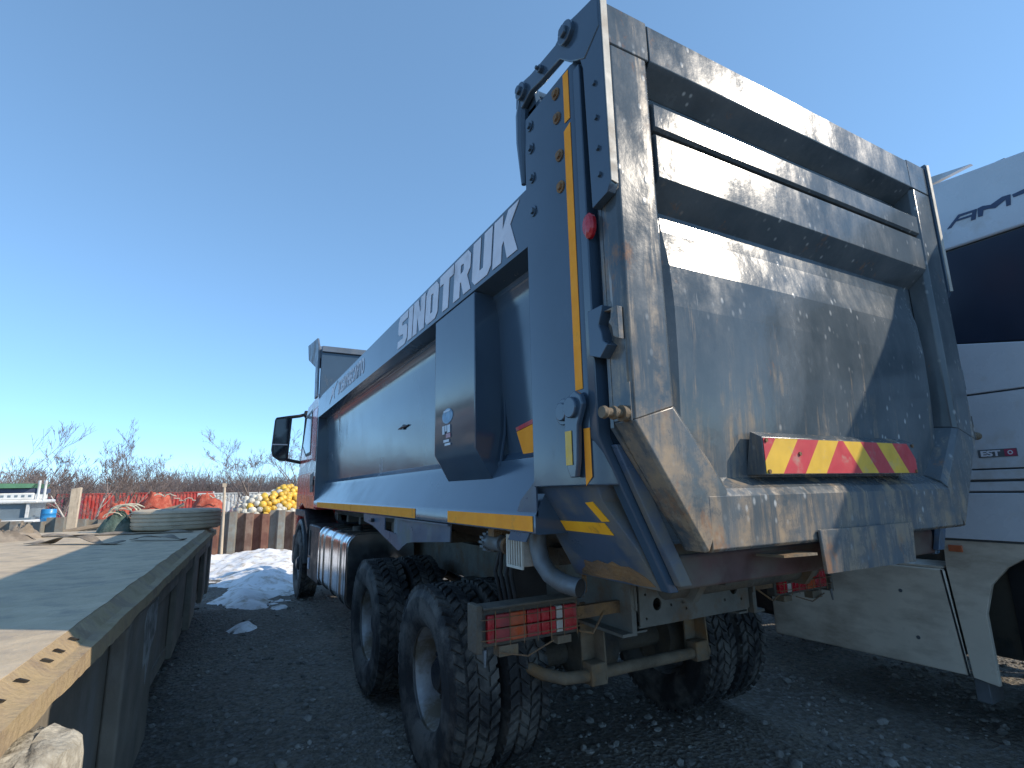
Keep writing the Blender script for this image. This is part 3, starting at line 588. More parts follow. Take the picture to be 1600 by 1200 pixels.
# under-run bar
ub = MB().tube([(-.80, 1.62, .66), (-.74, 1.42, .635), (-.66, 1.325, .625), (-.55, 1.30, .625), (-.2, 1.30, .625), (.2, 1.30, .62), (.42, 1.30, .62)], .033, 14)
o = obj('underrun_bar', ub, BAR, TR)
for s, x in ((-1, -.47), (1, .34)):
    obj('bar_hanger', MB().loft([[(x - .05, 1.36, 1.0), (x + .05, 1.36, 1.0), (x + .05, 1.27, 1.0), (x + .04, 1.27, 1.0), (x + .04, 1.35, 1.0), (x - .05, 1.35, 1.0)], [(x - .05, 1.36, .60), (x + .05, 1.36, .60), (x + .05, 1.25, .60), (x + .04, 1.25, .60), (x + .04, 1.35, .60), (x - .05, 1.35, .60)]]), BAR, o)
    obj('bar_clamp', MB().box(x - .055, x + .055, 1.255, 1.345, .575, .69), BAR, o, bevel=.008)
# taillamps
for s in (-1, 1):
    def X(x): return x * -s
    x0, x1 = -1.285, -.79; zb, zt = .965, 1.085
    bk = MB().box(x0 - .03, x1 + .02, 1.02, 1.08, zb - .02, zt + .035).box(x0 - .06, x0 - .03, .985, 1.09, zb - .035, zt + .05).box(x0 - .03, x1 + .03, .965, 1.08, zt + .03, zt + .042)
    lp = obj('tail_lamp', bk if s < 0 else bk.mirror_x(), UNDER, TR, bevel=.004)
    cells = [(0, .035, REDLENS), (.04, .115, REDLENS), (.12, .205, ORLENS), (.21, .285, REDLENS), (.289, .335, REDLENS), (.339, .372, REDLENS), (.376, .412, WHLENS), (.418, .495, REDLENS)]
    for ci, (a, b, mt) in enumerate(cells):
        for (za, zc) in (((zb, zb + .058), (zb + .062, zt)) if ci not in (0, 7) else ((zb, zt),)):
            t = MB().box(x0 + a, x0 + b, .995, 1.021, za, zc); obj('lens', t if s < 0 else t.mirror_x(), mt, lp, bevel=.004)
    gd = MB()
    for z in (zb + .02, zb + .062, zt - .012): gd.tube([(x0 - .045, 1.0, z), (x0 - .03, .975, z), (x1 + .01, .975, z), (x1 + .03, 1.0, z)], .0022, 5)
    for k in range(7): x = x0 + .03 + k * .075; gd.tube([(x, .974, zb - .015), (x, .974, zt + .02)], .0022, 5)
    obj('wire_guard', gd if s < 0 else gd.mirror_x(), RUSTY, lp)
    def put2(nm, t, mt): obj(nm, t if s < 0 else t.mirror_x(), mt, lp)
    put2('lamp_clip', MB().box(x0 + .06, x0 + .16, 1.0, 1.06, zb - .065, zb - .02), BAR); put2('lamp_clip', MB().box(x0 + .38, x0 + .46, 1.0, 1.06, zb - .055, zb - .02), BAR)
    put2('lamp_arm', MB().box(x1 + .02, -.455, 1.03, 1.06, 1.0, 1.06), RUSTY); put2('lamp_cable', MB().tube([(x1 + .01, 1.0, zb - .01), (x1 + .09, .99, zb - .03), (x1 + .2, 1.03, 1.02)], .006, 6), RUSTY)
    put2('lamp_cable', MB().tube([(x0 + .05, .99, zb - .04), (x0 + .2, .98, zb - .075), (x0 + .35, .99, zb - .03)], .004, 6), RUSTY); put2('cable_plug', MB().tube([(x0 - .02, .985, zb - .02), (x0 - .022, .98, zb - .09)], [.009, .005], 6), GALV)
# exhaust
ex = MB(); pth = [(-1.10, .83, 1.50), (-1.105, .83, 1.40), (-1.10, .81, 1.33), (-1.085, .765, 1.278), (-1.06, .70, 1.247), (-1.03, .61, 1.235)]
e_ = obj('exhaust_pipe', MB().tube(pth, .040, 18, caps=False), GALV, TR)
obj('pipe_mouth', MB().tube([Vector(pth[-1]) + Vector((.012, -.036, -.004)) * t for t in (-.9, -.12)], .0375, 18, caps=True), DARK, e_)
obj('pipe_hanger', MB().tube([(-1.02, .66, 1.235), (-.96, .68, 1.21), (-.93, .72, 1.23), (-.92, .74, 1.30)], .011, 8), RUSTY, e_)
# reverse lamp with grille, valve, bracket
lp = obj('work_lamp', MB().box(-1.155, -1.085, .88, 1.02, 1.30, 1.43), WHLENS, TR, bevel=.006)
gm = MB().box(-1.165, -1.156, .872, .885, 1.29, 1.44).box(-1.165, -1.156, 1.015, 1.028, 1.29, 1.44).box(-1.165, -1.156, .885, 1.015, 1.425, 1.44).box(-1.165, -1.156, .885, 1.015, 1.29, 1.302)
for k in range(5): gm.box(-1.163, -1.158, .903 + k * .024, .911 + k * .024, 1.302, 1.425)
obj('lamp_grille', gm, CREAM, lp)
v_ = MB().cyl((-1.13, 1.12, 1.385), (-1.13, 1.30, 1.385), .042, n=18).cyl((-1.13, 1.08, 1.385), (-1.13, 1.12, 1.385), .028, n=14)
for k in range(12): a = k * math.pi / 6; v_.box(-1.13 + .046 * math.cos(a) - .006, -1.13 + .046 * math.cos(a) + .006, 1.27, 1.31, 1.385 + .046 * math.sin(a) - .006, 1.385 + .046 * math.sin(a) + .006)
o = obj('valve', v_, GALV, TR); obj('valve_flange', MB().cyl((-1.13, 1.05, 1.38), (-1.13, 1.075, 1.38), .045, n=14), RUSTY, o); obj('valve_bracket', MB().box(-1.17, -1.08, 1.15, 1.22, 1.42, 1.468), RUSTY, o)
for k in range(4): obj('air_hose', MB().tube([(-.98 + .04 * (k % 2), 1.30 + k * .06, 1.40), (-.99, 1.31 + k * .065, 1.2), (-.93, 1.33 + k * .06, .95)], .012, 8), DARK, TR)
obj('mudflap', MB().box(-.95, -.70, 1.42, 1.44, .9, 1.36), DARK, TR)
obj('air_tank', MB().cyl((-.25, 4.4, .8), (-.25, 5.2, .8), .12, n=20), DARKM, TR, bevel=.03)
# side guard plate
sg_ = [(3.74, 1.464), (3.72, 1.40), (3.35, 1.37), (3.05, 1.31), (2.85, 1.275), (2.64, 1.235), (2.60, 1.232), (2.50, 1.27), (2.40, 1.30), (2.28, 1.315), (1.60, 1.365), (1.585, 1.464)]
gp = obj('guard_plate', MB().prism(sg_, 'x', -1.232, -1.224, [[(2.66, 1.345), (2.66, 1.455), (3.0, 1.455), (3.0, 1.36)]]), SKIRTP, TR)
obj('plate_lip', MB().box(-1.25, -1.232, 1.585, 2.65, 1.455, 1.4655), SKIRTP, gp); obj('plate_bolt', MB().cyl((-1.224, 3.35, 1.42), (-1.26, 3.35, 1.42), .016, n=8).cyl((-1.245, 3.35, 1.42), (-1.245, 3.47, 1.415), .008, n=8), DARKM, gp)
obj('plate_tab', MB().box(-1.22, -1.20, 2.7, 2.78, 1.34, 1.45), GALV, gp)
# fuel tank
def rrect(x0, x1, z0, z1, r, n=5):
    p = []
    for cx, cz, a0 in ((x1 - r, z1 - r, 0), (x0 + r, z1 - r, 90), (x0 + r, z0 + r, 180), (x1 - r, z0 + r, 270)):
        for k in range(n + 1): a = math.radians(a0 + 90 * k / n); p.append((cx + r * math.cos(a), cz + r * math.sin(a)))
    return p
tk = obj('fuel_tank', MB().prism(rrect(-1.24, -.55, .50, 1.235, .13, 8), 'y', 4.35, 6.15), CHROME, TR, bevel=.02, seg=3)
for y in (4.40, 4.72, 5.25, 5.78, 6.08): obj('tank_strap', MB().prism(rrect(-1.252, -.54, .49, 1.247, .135, 8), 'y', y - .035, y + .035, [rrect(-1.2405, -.549, .499, 1.2355, .13, 8)]), CHROME, tk, bevel=.004)
for y in (4.48, 4.80, 5.33): obj('strap_rubber', MB().prism(rrect(-1.245, -.545, .495, 1.24, .132, 8), 'y', y - .02, y + .02, [rrect(-1.2405, -.549, .499, 1.2355, .13, 8)]), DARK, tk)
obj('tank_cap', MB().cyl((-1.0, 5.0, 1.23), (-1.0, 5.0, 1.28), .06, n=18), DARKM, tk)
bx_ = obj('battery_box', MB().box(-1.22, -.60, 6.25, 7.25, .48, 1.22), DARK, TR, bevel=.02); obj('box_handle', MB().box(-1.235, -1.222, 7.05, 7.12, .78, 1.14), GALV, bx_); obj('box_label', MB().box(-1.236, -1.222, 7.03, 7.13, .60, .75), WHITEL, bx_)
obj('air_filter', MB().cyl((-.75, 6.5, 1.35), (-.75, 7.0, 1.35), .16, n=20), DARKM, TR); obj('fender_rear', MB().prism([(7.30, 1.16), (7.30, 1.05), (7.8, 1.3), (8.9, 1.3), (8.9, 1.40), (7.75, 1.40)], 'x', -1.24, -.8), DARK, TR, bevel=.01)
# --- cab
cp = [(6.98, 1.42), (6.98, 3.15), (7.3, 3.20), (8.2, 3.12), (8.45, 2.96), (9.15, 1.95), (9.2, 1.2), (9.1, .75), (8.95, .75), (8.92, 1.2), (8.7, 1.42), (8.38, 1.5), (8.05, 1.42)]
CAB = obj('cab', MB().prism(cp, 'x', -1.2, 1.2), CABRED, TR, bevel=.05, seg=3)
for s in (-1, 1):
    def put(nm, mb, mt, par=CAB, bv=0): return obj(nm, mb if s < 0 else mb.mirror_x(), mt, par, bevel=bv)
    put('livery_band', MB().prism([(7.02, 1.90), (7.02, 2.12), (7.5, 2.18), (9.0, 2.10), (9.08, 1.98), (7.6, 1.98)], 'x', -1.2045, -1.199), CABWHITE)
    put('livery_band', MB().prism([(7.02, 1.44), (7.02, 1.62), (9.1, 1.66), (9.1, 1.40), (8.75, 1.44), (8.38, 1.52), (8.0, 1.44)], 'x', -1.2045, -1.199), CABORANGE)
    put('door_window', MB().prism([(7.75, 2.32), (7.75, 2.95), (8.30, 2.92), (8.62, 2.48), (8.2, 2.32)], 'x', -1.2065, -1.199), WINGLASS)
    put('window_frame', MB().prism([(7.68, 2.27), (7.68, 3.01), (8.33, 2.98), (8.70, 2.47), (8.22, 2.27)], 'x', -1.2055, -1.1995, [[(7.75, 2.32), (7.75, 2.95), (8.30, 2.92), (8.62, 2.48), (8.2, 2.32)]]), DARK)
    put('roof_band', MB().prism([(7.0, 2.98), (7.0, 3.14), (8.2, 3.11), (8.42, 2.96)], 'x', -1.2045, -1.1995), CABWHITE)
    put('door_handle', MB().box(-1.222, -1.2, 7.15, 7.45, 1.78, 1.86), DARK); put('door_seam', MB().box(-1.2035, -1.1995, 7.12, 7.135, 1.5, 2.95), DARK)
    put('wheel_arch', MB().tube([(-1.17, 8.38 + .66 * math.cos(a), .54 + .66 * math.sin(a)) for a in [math.radians(d) for d in range(10, 176, 15)]], .06, 8), DARK)
    put('door_grip', MB().prism([(7.2, 1.68), (7.2, 1.98), (7.55, 1.95), (7.5, 1.68)], 'x', -1.207, -1.204), DARK)
    # mirrors
    hs = MB().prism([(-1.66, 2.98), (-1.645, 3.02), (-1.40, 3.07), (-1.375, 3.03), (-1.405, 2.30), (-1.44, 2.24), (-1.55, 2.25), (-1.665, 2.33), (-1.69, 2.45)], 'y', 8.97, 9.10); mr = put('mirror_housing', hs, DARK, CAB, .02)
    put('mirror_glass', MB().prism([(-1.64, 2.98), (-1.415, 3.02), (-1.43, 2.56), (-1.665, 2.545)], 'y', 8.963, 8.9695), GLASS, mr); put('mirror_glass', MB().prism([(-1.665, 2.52), (-1.435, 2.535), (-1.45, 2.29), (-1.55, 2.29), (-1.645, 2.36)], 'y', 8.963, 8.9695), GLASS, mr); put('mirror_trim', MB().box(-1.68, -1.43, 8.955, 8.9625, 2.522, 2.543), CABWHITE, mr)
    put('mirror_arm', MB().tube([(-1.42, 9.03, 3.04), (-1.25, 9.03, 3.07), (-1.15, 9.0, 3.10), (-1.1, 8.7, 3.05)], .03, 8), DARK, mr); put('mirror_arm', MB().tube([(-1.43, 9.03, 2.27), (-1.25, 9.02, 2.23), (-1.12, 9.0, 2.2)], .03, 8), DARK, mr); put('mirror_rod', MB().tube([(-1.13, 9.02, 3.10), (-1.14, 9.02, 2.8), (-1.17, 9.02, 2.25)], .025, 8), DARK, mr)
    put('mirror_joint', MB().box(-1.20, -1.08, 8.96, 9.08, 2.14, 2.26).box(-1.17, -1.08, 8.96, 9.08, 3.05, 3.17), DARK, mr, .015)
obj('windscreen', MB().prism([(8.50, 2.92), (9.14, 2.0), (9.16, 2.01), (8.52, 2.93)], 'x', -1.08, 1.08), GLASS, CAB); obj('bumper', MB().box(-1.22, 1.22, 8.95, 9.25, .45, .95), DARK, CAB, bevel=.04)

# ================================================================ WHITE TRACTOR UNIT (nose towards the camera)
TU = thing('tractor_truck', 'white tractor unit parked beside the dump truck, blue letters on its roof fairing', 'truck', (2.1, 0, 0))
NAVY = M('letter_navy', (.03, .05, .11), .4, 0, .1, 8); GREYT = M('trim_grey', (.10, .11, .12), .5, 0, .2, 6); MARK = M('side_marker', (.45, .12, .05), .35, 0, .2, 10)
W2 = 2.45
cpoly = [(.88, 1.22), (.88, 3.80), (-.2, 3.74), (-.72, 3.70), (-1.31, 3.46), (-1.66, 3.28), (-1.72, 2.6), (-1.74, 1.0), (-1.70, .45), (-.90, .45), (-.86, .9), (-.6, 1.15), (.2, 1.20)]
TC = obj('cab', MB().prism(cpoly, 'x', .03, W2 - .03), GREYT, TU, bevel=.02)
arch = [(.455, .34), (.456, .78), (.40, .97), (.30, 1.09), (.19, 1.165), (0, 1.20)]
for s in (-1, 1):
    def put(nm, poly, mt, a=0., b=.03, holes=(), par=TC, bv=.006):
        mb = MB().prism(poly, 'x', a, b, holes)
        if s > 0: remap(mb, lambda x, y, z: (W2 - x, y, z))
        return obj(nm, mb, mt, par, bevel=bv)
    rf = put('roof_fairing', [(.90, 3.30), (.90, 3.87), (.28, 3.825), (-.22, 3.785), (-.71, 3.755), (-1.0, 3.65), (-1.31, 3.50), (-1.70, 3.32), (-1.70, 3.28)], WHITE, bv=.02)
    put('side_glass', [(.90, 2.74), (.90, 3.285), (-1.66, 3.265), (-1.68, 2.42), (-.6, 2.42), (-.02, 2.54), (.34, 2.605)], TINT, a=.008)
    put('upper_panel', [(.90, 2.235), (.90, 2.73), (.34, 2.60), (-.02, 2.53), (-.6, 2.41), (-1.69, 2.41), (-1.70, 2.235)], WHITE)
    put('door_panel', [(.90, 1.728), (.90, 2.224), (-1.71, 2.224), (-1.73, 1.728)], WHITE)
    put('trim_strip', [(.90, 1.654), (.90, 1.718), (-1.73, 1.718), (-1.735, 1.654)], WHITE); put('trim_strip', [(.90, 1.578), (.90, 1.640), (-1.735, 1.640), (-1.74, 1.578)], WHITE, a=.006)
    put('lower_panel', [(.90, 1.26), (.90, 1.566), (-1.74, 1.566), (-1.745, 1.2), (-.9, 1.2), (-.6, 1.24), (.2, 1.26)], WHITE)
    put('step_panel', [(-.90, .46), (-.9, 1.19), (-1.745, 1.19), (-1.71, .46)], WHITE)
    put('door_gap', [(-.42, 1.27), (-.42, 2.5), (-.425, 2.5), (-.425, 1.27)], DARK, a=-.001, b=.0015, bv=0)
    put('side_marker', [(.60, 1.17), (.60, 1.215), (.515, 1.215), (.515, 1.17)], MARK, a=-.006, b=.003)
    put('fender_panel', arch + [(0, 1.245), (.63, 1.245), (.64, 1.06), (.59, .36)], WHITELOW, a=.012, b=.05, par=TU, bv=.003)
    put('side_skirt', [(.607, .365), (.655, 1.045), (2.05, 1.035), (2.05, .335)], WHITELOW, par=TU, b=.04, bv=.018)
    put('skirt_top', [(.66, 1.048), (2.05, 1.038), (2.05, 1.05), (.66, 1.06)], WHITELOW, par=TU, a=.01, b=.35, bv=0)
    put('skirt_seam', [(.66, 1.04), (.60, .365), (.612, .365), (.672, 1.04)], DARK, a=-.003, b=-.0006, par=TU, bv=0)
    put('mud_flap', [(.52, .21), (.60, .21), (.60, .36), (.52, .36)], GREYT, par=TU, a=.03, b=.22)
    for (y, z) in ((.95, .86), (.88, .55)): put('skirt_catch', circ(y, z, .013, 12), GREYT, par=TU, a=-.004, b=.001, bv=0)
obj('roof_deflector', MB().loft([[(.25, .9, 3.9), (.5, .9, 4.0), (W2 - .5, .9, 4.0), (W2 - .25, .9, 3.9)], [(.25, .1, 3.83), (.5, .1, 3.93), (W2 - .5, .1, 3.93), (W2 - .25, .1, 3.83)], [(.3, -.9, 3.68), (.5, -.9, 3.70), (W2 - .5, -.9, 3.70), (W2 - .3, -.9, 3.68)]]), WHITE, TC, bevel=.03)
obj('roof_panel', MB().prism([(.89, 3.80), (-.2, 3.74), (-.72, 3.705), (-1.31, 3.465), (-1.66, 3.285), (-1.66, 3.30), (-1.31, 3.49), (-.72, 3.735), (-.2, 3.77), (.89, 3.85)], 'x', .032, W2 - .032), WHITE, TC)
obj('fin', MB().prism([(.55, 3.86), (.30, 3.90), (.06, 3.865), (.35, 3.84)], 'x', .02, .06), WHITE, TC); obj('roof_bolt', MB().box(.015, .05, -.12, -.06, 3.77, 3.80), GREYT, TC)
obj('windscreen', MB().prism([(-1.675, 3.25), (-1.735, 2.1), (-1.745, 2.1), (-1.685, 3.25)], 'x', .15, W2 - .15), GLASS, TC); obj('front_grille', MB().box(.3, W2 - .3, -1.77, -1.735, .9, 1.9), DARK, TC, bevel=.02); obj('bumper', MB().box(.02, W2 - .02, -1.85, -1.65, .35, .85), WHITE, TC, bevel=.05)
LA = [(0.258, 3.447), (0.178, 3.523), (0.071, 3.515), (0.09, 3.444), (0.116, 3.446), (0.109, 3.474), (0.198, 3.48), (0.233, 3.447)]; LAh = [(0.169, 3.505), (0.099, 3.502), (0.103, 3.488), (0.188, 3.492)]
LM = [(0.068, 3.515), (0.037, 3.519), (-0.004, 3.506), (-0.069, 3.531), (-0.113, 3.527), (-0.103, 3.455), (-0.08, 3.455), (-0.084, 3.503), (-0.023, 3.471), (0.011, 3.484), (0.039, 3.487), (0.049, 3.449), (0.074, 3.453)]
LT = [(-0.12, 3.52), (-0.182, 3.527), (-0.262, 3.534), (-0.257, 3.504), (-0.222, 3.5), (-0.211, 3.438), (-0.189, 3.437), (-0.199, 3.498), (-0.124, 3.498)]
lm = MB().prism(LA, 'x', -.004, -.001, [LAh]).prism(LM, 'x', -.004, -.001).prism(LT, 'x', -.004, -.001); obj('lettering', lm, NAVY, TC, smooth=0)
bp = obj('badge', MB().box(-.004, -.001, .125, .33, 1.800, 1.852), GREYT, TC); BRED = M('badge_red', (.3, .05, .09), .4)
obj('badge', MB().box(-.0055, -.0042, .128, .19, 1.803, 1.849), BRED, TC); obj('badge_ring', MB().prism(circ(.16, 1.826, .014), 'x', -.0068, -.0056, [circ(.16, 1.826, .008)]), WHITEL, TC)
tx = text_mb("EST", .05, 1.0, .002); xs = [p[0] for p in tx.v]; remap(tx, lambda x, y, z: (-.0058 - z * .5, .315 - (x - min(xs)) / (max(xs) - min(xs)) * .105, 1.808 + y)); obj('lettering', tx, WHITEL, TC, smooth=0)
for y in (-.24, 3.3):
    for s in (0, 1): wheel(TU, .17 if not s else W2 - .17, y, .53, flip=s, dish=y > 0)
obj('chassis', MB().box(.8, W2 - .8, -1.3, 4.2, .65, .98), UNDER, TU); obj('front_axle', MB().box(.3, W2 - .3, -.3, -.18, .42, .6), UNDER, TU); obj('rear_axle', MB().box(.3, W2 - .3, 3.22, 3.38, .42, .62), UNDER, TU); obj('fuel_tank', MB().box(.08, .7, .7, 2.0, .42, 1.0), DARK, TU, bevel=.05)
obj('added_sun_block', MB().box(.46, W2 - .46, -1.5, 1.3, .42, 1.24), UNDER, TU); obj('air_tank', MB().box(.3, W2 - .3, 2.15, 2.72, .4, 1.0), DARK, TU, bevel=.05)  # unseen box and tank, both added to keep sun off the ground below
obj('wheel_well', MB().prism([(.45, .4), (.45, 1.16), (-.85, 1.16), (-.85, .5)], 'x', .42, .45), DARK, TU); obj('wheel_well', MB().prism([(.45, .3), (.45, 1.16), (-.85, 1.16), (-.85, .3)], 'x', W2 - .45, W2 - .42), DARK, TU)  # far well is unseen, added to block sun coming through the wheel arch

# ================================================================ FLATBED TRAILER
TA = -math.atan(.045)
TL = thing('flatbed_trailer', 'long low flatbed trailer with dusty tan deck along the left', 'trailer', (-2.83, 1.14, 0), TA)
DECK = M('deck_dusty', (.53, .42, .285), .88, 0, .12, 7, dirt=(.37, .30, .22), damt=.35, dscale=6, bump=.25, bscale=35)
EDGE = M('deck_edge_rust', (.40, .30, .17), .88, 0, .3, 5, dirt=(.27, .20, .13), damt=.5, dscale=5, bump=.5, bscale=45)
SIDE = M('trailer_side', (.20, .175, .14), .8, 0, .3, 3, dirt=(.24, .225, .20), damt=.35, dscale=2.5, dstretch=(1, 1, .5), bump=.2, bscale=30)
L0, L1 = -1.7, 7.14
def wob(y, k=0, a=.006): return a * fbm(y * 3.1, k * 7.7, 1.3, 3)
ys = [L0 + (L1 - L0) * i / 320 for i in range(321)]
secs = [[(-2.5, y, 1.06), (-2.5, y, 1.2), (-1.6, y, 1.2 + wob(y, 1)), (-.8, y, 1.2 + wob(y, 2)), (-.012 + wob(y, 3, .008), y, 1.198 + wob(y, 4, .003)), (-.012 + wob(y, 3, .008), y, 1.06)] for y in ys]
obj('deck', MB().loft(secs), DECK, TL, smooth=30)
secs = [[(-.011, y, 1.06), (-.011 + wob(y, 3, .008), y, 1.196), (.035 + wob(y, 5, .003), y, 1.152 + wob(y, 6, .003)), (.072 + wob(y, 7, .005), y, 1.143 + wob(y, 8, .003)), (.076 + wob(y, 7, .006), y, 1.085 + wob(y * 2, 9, .012)), (.04, y, 1.07)] for y in ys]
obj('edge_rail', MB().loft(secs), EDGE, TL, smooth=30)
y = L0 + .12; k = 0
while y < .1:
    c = MB().loft([[(.006, y - .02, 1.183), (.022, y + .01, 1.168), (.026, y + .022, 1.165), (.01, y - .006, 1.181)], [(.012, y - .02, 1.188), (.028, y + .01, 1.173), (.032, y + .022, 1.170), (.016, y - .006, 1.186)]]); obj('edge_slot', c, DARK, TL, smooth=0)
    y += .155 + .05 * math.sin(k * 2.1); k += 1
obj('side_beam', MB().box(-.10, -.03, L0, L1, .34, 1.075), SIDE, TL)
for (a, b, d, z0) in ((-1.6, -1.2, .05, .3), (.86, 1.78, .045, .14), (3.05, 3.7, .02, .33), (4.25, 4.75, .04, .30), (5.9, 6.3, .03, .28), (6.85, 7.12, .035, .25)):
    obj('side_post', MB().prism([(a, z0), (a - .02, 1.02), (a + .06, 1.055), (b, 1.05), (b, z0 + .06)], 'x', -.03, d), SIDE, TL, bevel=.012)
obj('lower_rail', MB().box(-.06, -.02, 1.9, L1, .34, .44), SIDE, TL); obj('upper_rail', MB().box(-.03, .025, 1.82, L1 - .1, .93, 1.055), SIDE, TL, bevel=.01)
PATCH = M('pale_patch', (.36, .36, .34), .85, 0, .2, 6, dirt=(.15, .145, .13), damt=.5, dscale=8)
obj('peeled_paint', MB().prism([(1.38, .70), (1.30, .96), (1.36, 1.03), (1.74, 1.03), (1.76, .82), (1.6, .76), (1.52, .58), (1.46, .72)], 'x', .0455, .0475), PATCH, TL)
obj('lower_skid', MB().box(-2.2, -.35, L0, L1 - .05, .0, .4), DARK, TL); obj('under_frame', MB().box(-2.45, -.1, L0 + .02, L1 - .02, .4, 1.055), UNDER, TL); obj('end_board', MB().box(-2.5, 0, L1, L1 + .06, .3, 1.18), SIDE, TL)
# things lying on the deck
def plain_tyre(R, W):
    h = W / 2; p = [(.30, -h * .8), (.34, -h * .96), (.42, -h), (R - .04, -h * .95), (R - .012, -h * .82)]
    for c in (-.55, -.18, .18, .55): p += [(R, (c - .10) * h), (R - .014, (c - .06) * h), (R - .014, (c + .0) * h), (R, (c + .04) * h)]
    p += [(R - .012, h * .82), (R - .04, h * .95), (.42, h), (.34, h * .96), (.30, h * .8)]; return MB().lathe(p, (0, 0, 0), 'x', 64)
ty = bpy.data.objects.new('worn_tyre', mesh_of('worn_tyre', plain_tyre(.55, .28), M('tyre_sunbleached', (.48, .39, .28), .9, 0, .25, 7, dirt=(.54, .44, .32), damt=.6, dscale=4, bump=.3, bscale=90), 30)); COL.objects.link(ty); ty.rotation_euler = (0, math.radians(90), .3); ty.location = (-2.93, 7.72, 1.345)  # rubber colour lightened in place of sunlight, with dust over it
tag(ty, 'worn dusty truck tyre lying flat on the far end of the trailer deck', 'tyre')
NETG = M('net_green', (.07, .11, .09), .9, 0, .5, 14, dirt=(.16, .17, .14), damt=.3, bump=.6, bscale=50); ROPE = M('rope_pale', (.55, .53, .42), .9, 0, .25, 20)
nm = MB().grid(18, 10, lambda u, v: ((lambda a, r: (-3.62 + math.cos(a) * r * (1 + .25 * fbm(a * 1.5, r * 4)), 7.75 + math.sin(a) * r * .8, 1.2 + .26 * (1 - (r / .24) ** 2) * (1 + .35 * fbm(a * 2, r * 6, 2)) - .01))(u * 6.2832, v * .24 + .001)))
nt_ = thing('net_bundle', 'dark green net bundle with pale rope loops at the deck end', 'net', (-3.62, 7.75, 1.2)); remap(nm, lambda x, y, z: (x + 3.62, y - 7.75, z - 1.2)); obj('netting', nm, NETG, nt_, smooth=60)
rp = MB()
for k in range(9):
    c = Vector((random.uniform(-.1, .35), random.uniform(-.1, .1), random.uniform(.16, .30))); r = random.uniform(.06, .16); t0 = random.uniform(0, 6.28); tl = random.uniform(-.7, .7)
    rp.tube([c + Vector((r * 1.2 * math.cos(t0 + a * .55), r * math.sin(a * .55 + t0) * tl, r * abs(math.sin(t0 + a * .55)) * .8 + .01 * fbm(a, k))) for a in range(10)], .007, 6)
rp.tube([(.18, -.1, .1), (.3, -.1, .27), (.5, -.12, .24), (.66, -.1, .3), (.75, -.05, .36)], .008, 6); obj('rope', rp, ROPE, nt_)
CANV = M('canvas_sling', (.27, .225, .175), .9, 0, .3, 8, dirt=(.16, .13, .1), damt=.4, bump=.4, bscale=40)
def belt(pts, w, name, label, cat):
    pts = [Vector(p) for p in pts]; o0 = pts[0].copy(); secs = []
    fine = []
    for i in range(len(pts) - 1):
        for k in range(6): fine.append(pts[i].lerp(pts[i + 1], k / 6))
    fine.append(pts[-1])
    for i in range(2): fine = [fine[0]] + [(fine[j - 1] + fine[j] * 2 + fine[j + 1]) / 4 for j in range(1, len(fine) - 1)] + [fine[-1]]
    for i, p in enumerate(fine):
        d = fine[min(i + 1, len(fine) - 1)] - fine[max(i - 1, 0)]; n = Vector((-d.y, d.x, 0)).normalized(); p = p - o0; t = Vector((0, 0, .006))
        secs.append([p - n * w, p + n * w + Vector((0, 0, .02 * math.sin(i * .7))), p + n * w + t + Vector((0, 0, .02 * math.sin(i * .7))), p - n * w + t])
    o = obj(name, MB().loft(secs), CANV, smooth=60); o.location = o0; return tag(o, label, cat)
belt([(-4.35, 7.3, 1.212), (-4.0, 7.22, 1.215), (-3.5, 7.05, 1.21), (-3.0, 6.95, 1.208), (-2.7, 6.9, 1.208)], .07, 'lifting_strap', 'flat strap lying straight across the deck, farthest of the straps', 'strap')
belt([(-4.1, 5.95, 1.212), (-3.95, 5.85, 1.215), (-3.78, 5.72, 1.27), (-3.62, 5.6, 1.285), (-3.45, 5.45, 1.215), (-3.25, 5.3, 1.21)], .06, 'lifting_strap', 'strap arching up off the deck at the edge of the shadow', 'strap')
belt([(-3.2, 5.75, 1.212), (-3.0, 5.6, 1.25), (-2.85, 5.5, 1.23), (-2.72, 5.42, 1.21)], .05, 'lifting_strap', 'short strap end lying inside the shaded part of the deck', 'strap')
CT = thing('canvas_heap', 'crumpled brown canvas and strap tangle at the left of the deck', 'canvas', (-4.45, 6.5, 1.2))
def heap(cx, cy, rx, ry, h, seed): return MB().grid(22, 9, lambda u, v: (cx + math.cos(u * 6.2832) * rx * v * (1 + .3 * fbm(math.cos(u * 6.28), math.sin(u * 6.28), seed)), cy + math.sin(u * 6.2832) * ry * v, max(-.005, h * (1 - v * v) * (1 + .7 * fbm(u * 5, v * 3, seed)) + .05 * fbm(u * 9, v * 6, seed + 3) * (1 - v))))
for a in ((-.1, .3, .30, .22, .10, 1), (-.35, -.25, .25, .16, .07, 2), (-.05, .75, .22, .18, .14, 3), (-.5, .1, .3, .35, .07, 4)): obj('canvas_fold', heap(*a), CANV, CT, smooth=60)
sm = MB(); STW = M('old_timber', (.42, .39, .32), .92, 0, .35, 12, dirt=(.25, .22, .17), damt=.35, dscale=12, dstretch=(1, 1, .3), bump=.9, bscale=30)
sx, sy = -2.775, .55
secs = []
for (h, k) in ((-.1, 1.08), (.2, 1.0), (.5, 1.0), (.75, .99), (.885, .97), (.925, .90), (.945, .72), (.95, .35), (.95, .02)):
    secs.append([(.105 * k * math.cos(a) * (1 + .09 * fbm(math.cos(a) * 2, math.sin(a) * 2, h * .5)), .17 * k * math.sin(a) * (1 + .09 * fbm(math.cos(a) * 2, math.sin(a) * 2, h * .5)), h + (.02 * fbm(math.cos(a) * 3 * k, math.sin(a) * 3 * k, 5, 4) if h > .9 else 0)) for a in [2 * math.pi * i / 40 for i in range(40)]])
